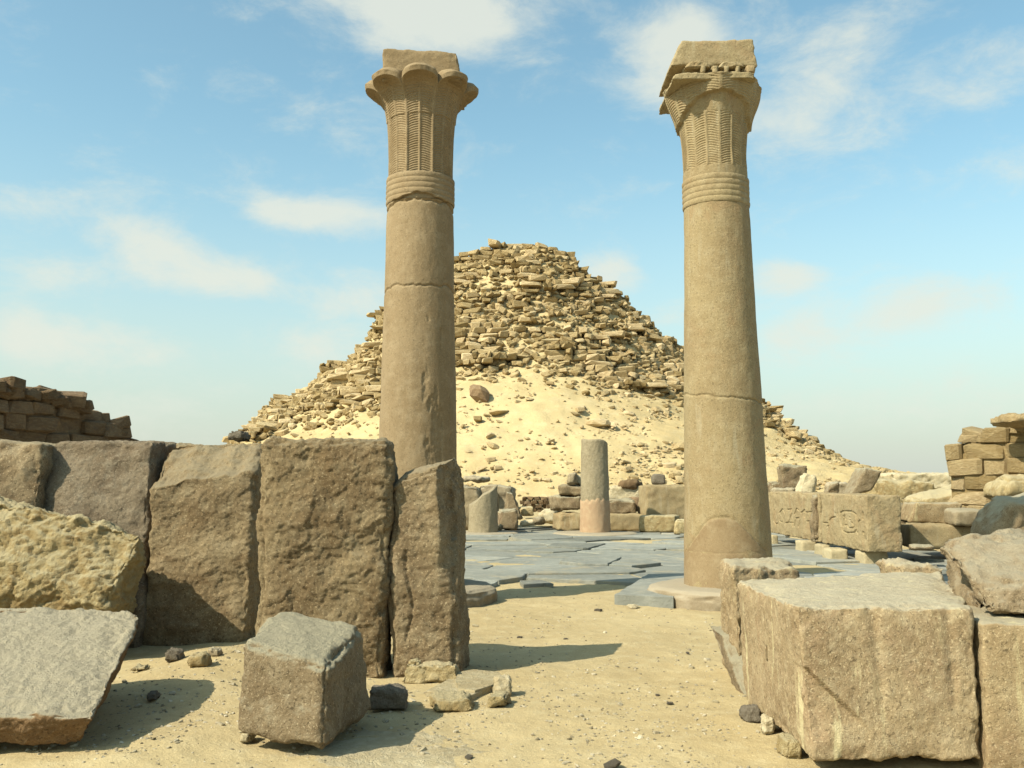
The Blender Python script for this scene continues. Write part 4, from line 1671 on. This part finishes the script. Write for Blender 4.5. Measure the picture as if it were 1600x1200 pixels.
inscribed('pale inscribed block with a carved oval cartouche raised on small stone supports', 0, SPLIT - .04, .62, CART, COLM_WARM, 81)
inscribed('pale inscribed block with carved bird and reed signs partly behind the right palm column', SPLIT + .04, END, .6, LEFTG, COLM_WARM, 82)
for n_, (x0, y0, x1, y1, lb) in enumerate([
    (1350, 861, 1388, 881, 'stone support under the near right end of the cartouche block'),
    (1297, 858, 1326, 883, 'stone support under the middle of the cartouche block'),
    (1284, 856, 1298, 876, 'narrow stone support under the far left end of the cartouche block'),
    (1252, 845, 1277, 860, 'stone support under the right end of the block with bird and reed signs'),
    (1206, 842, 1217, 858, 'stone support close to the right palm column under the farther inscribed block')]):
    D = [17.3, 17.9, 19.0, 20.3, 22.5][n_]
    q = hexa([(x0, y1), (x1, y1), (x1, y0), (x0, y0)], D, .5)
    for i in (0, 1):
        for jx in (0, 1):
            q[i][jx][0].z = -.06; q[i][jx][1].z = ZB + .01
    put_block('stone_support', lb, 'stone', q, CONC, res=.04, rnd=.02, lo=.01, hi=.004, chip=.004, edge=.02, seed=90 + n_)
# rough grey broken end between the two blocks
quick('broken_stone', 'thin rough grey stone standing in the joint between the two inscribed blocks', 'stone', (1270, 775, 1288, 850), .25, GRAN_GREY, D=19.9, seed=99)

# ================================================================== BLOCKS AT RIGHT
RIGHT = [
    ('granite_block', 'upright fluted grey block on the sand behind the right palm column', (1219, 724, 1259, 776), 27.5, 1.0, GRAN_GREY, None),
    ('stone', 'white slanting wedge of stone behind the inscribed blocks', None, 26, .7, LIME_PALE, [(1240, 780), (1270, 780), (1277, 745), (1258, 738)]),
    ('stone', 'small low pale stone between the fluted block and the white wedge', (1208, 762, 1240, 780), 26, .6, LIME_GREY, None),
    ('stone', 'brown stone low behind the fluted block beside the right palm column', (1203, 752, 1222, 790), 28, .8, GRAN_GREY, None),
    ('stone', 'thin tilted grey stone between the white wedge and the big tilted block', None, 26.5, .5, GRAN_GREY, [(1283, 780), (1312, 780), (1310, 752), (1300, 756)]),
    ('limestone_block', 'low grey block sitting behind the cartouche block left of the big tilted block', (1296, 754, 1330, 782), 27.5, .9, LIME_GREY, None),
    ('granite_block', 'big smooth block tilted up on its corner above the cartouche block', None, 24, 1.0, GRAN_GREY, [(1326, 776), (1364, 768), (1381, 736), (1352, 729)]),
    ('limestone_block', 'wide pale boulder-like block right of the tilted block', (1366, 748, 1470, 815), 26, 2.2, LIME, None),
    ('limestone_block', 'long sand-coloured slab behind the wide pale boulder-like block', (1398, 738, 1492, 765), 32, 2.0, LIME_PALE, None),
    ('granite_block', 'dark reddish block in shade right behind the cartouche block', (1392, 784, 1421, 852), 20.5, .9, GRAN, None),
    ('limestone_block', 'big golden block with a sloping top below the sunlit masonry wall', None, 20.5, 1.8, LIME, [(1455, 815), (1565, 812), (1550, 752), (1448, 778)]),
    ('granite_block', 'smooth grey granite block lying in front of the big golden block', None, 18.2, .9, GRAN_PINK, [(1420, 817), (1490, 820), (1506, 786), (1432, 785)]),
    ('limestone_block', 'long low smooth slab on the ground under the grey granite block at right', (1421, 819, 1550, 860), 17.6, .8, COLM_WARM, None),
    ('limestone_block', 'ragged pale block on top of the long low smooth slab', (1492, 796, 1545, 822), 17.4, .7, LIME_GREY, None),
    ('stone', 'brown lump of stone at the right end of the ragged pale block', (1547, 790, 1568, 816), 17.0, .6, GRAN, None),
    ('boulder', 'yellow boulder with dark hollow underneath at the foot of the sunlit masonry wall', None, 17.6, 1.0, LIME, [(1562, 782), (1660, 776), (1640, 738), (1572, 745)]),
    ('boulder', 'big light grey boulder cut by the right edge behind the granite boulder', None, 14.8, 1.3, GRAN_GREY, [(1556, 850), (1720, 860), (1700, 765), (1590, 778)]),
    ('stone', 'low thin slab on the sand in front of the long low smooth slab', (1424, 852, 1460, 860), 16.6, .4, GRAN_GREY, None),
]
for n_, (nm, lb, box, D, th_, mt, q) in enumerate(RIGHT):
    smooth_b = 'smooth' in lb
    kw = dict(res=.05, rnd=.05, lo=.05, lo_s=1.2, hi=.015, hi_s=6, chip=.022, chip_s=2.0, edge=.08)
    if smooth_b: kw.update(lo=.015, edge=.035, chip=.008, rnd=.03)
    if nm == 'boulder': kw.update(rnd=.2, lo=.12)
    if q is None:
        x0, y0, x1, y1 = box
        r_ = random.Random(n_ * 3 + 2)
        j = lambda a: r_.uniform(-a, a)
        w, h = x1 - x0, y1 - y0
        jj = .02 if smooth_b else .08
        q = [(x0 + j(jj) * w, y1), (x1 + j(jj) * w, y1), (x1 - j(jj) * w, y0 + abs(j(jj)) * h), (x0 + j(jj) * w, y0 + abs(j(jj)) * h)]
    put_block(nm, lb, 'boulder' if nm == 'boulder' else ('stone block' if 'block' in nm else 'stone'), hexa(q, D, th_, skew=(.1, 0)), mt, seed=130 + n_, **kw)

# ================================================================== GRAVEL AND CHIPS
R3 = random.Random(17)
g = []
for _ in range(9000):
    py = 880 + 330 * R3.random() ** 1.0
    px = R3.uniform(-20, 1250)
    p = G(px, py)
    if p.y > 15: continue
    cl_ = float(fbm(np.array([[p.x * 1.1, p.y * 1.1, 4.4]]), 2)[0])
    if cl_ < -.1 and R3.random() < .75: continue
    s = .005 + .012 * R3.random() ** 3
    if R3.random() < .04: s *= 1.8
    g.append((R3.randrange(20), (p.x, p.y, float(gh(np.array([p.x]), np.array([p.y]))[0]) + s * .2), (s * R3.uniform(1, 1.8), s * R3.uniform(1, 1.6), s * .7),
              (R3.uniform(-.4, .4), R3.uniform(-.4, .4), R3.uniform(-3, 3))))
vv, ff = join_stones(g)
tag(obj_v('gravel', vv, ff, PEBBLE, smooth=False), 'fine pale gravel scattered over the near sand', 'gravel', kind='stuff')

chipsW = proto_meshes(LIME_PALE, 'stone_chip')
chipsD = proto_meshes(DARKST, 'slate_chip')
for (px, py, s, dark, lb) in [
    (962, 1118, .055, 0, 'bright white chip alone in the middle of the near sand'),
    (1028, 1087, .045, 1, 'upper of two dark slate chips on the sand left of the big squared block'),
    (1047, 1100, .05, 1, 'lower of two dark slate chips on the sand left of the big squared block'),
    (1117, 1098, .06, 0, 'pale chip close to the left bottom of the big squared block'),
    (1074, 1021, .05, 1, 'dark chip in the sand in front of the right column base'),
    (743, 979, .08, 0, 'pale grey chip on the sand just right of the narrow peaked slab'),
    (812, 997, .06, 1, 'dark brown chip above the shadow of the narrow peaked slab'),
    (884, 1000, .06, 1, 'dark chip on the edge of the shadow of the narrow peaked slab'),
    (935, 955, .10, 1, 'dark flat chip in front of the thick raised slate slab'),
    (990, 950, .16, 0, 'pale flat limestone flake under the front edge of the thick raised slate slab'),
    (1375, 990, .01, 0, None),
    (733, 1185, .06, 1, 'brown flat chip beside the broad limestone plate in the near sand'),
    (955, 1198, .11, 1, 'grey stone at the bottom edge of the photograph in the middle'),
    (1080, 1045, .07, 0, 'pale crumb left of the dark leaning granite piece')]:
    if lb is None: continue
    p = G(px, py)
    o = put_stone('slate_chip' if dark else 'stone_chip', chipsD if dark else chipsW, R3.randrange(20), (p.x, p.y, s * .12), (s * .8, s * .6, s * .3), (0, 0, R3.uniform(-3, 3)))
    tag(o, lb, 'stone chip')
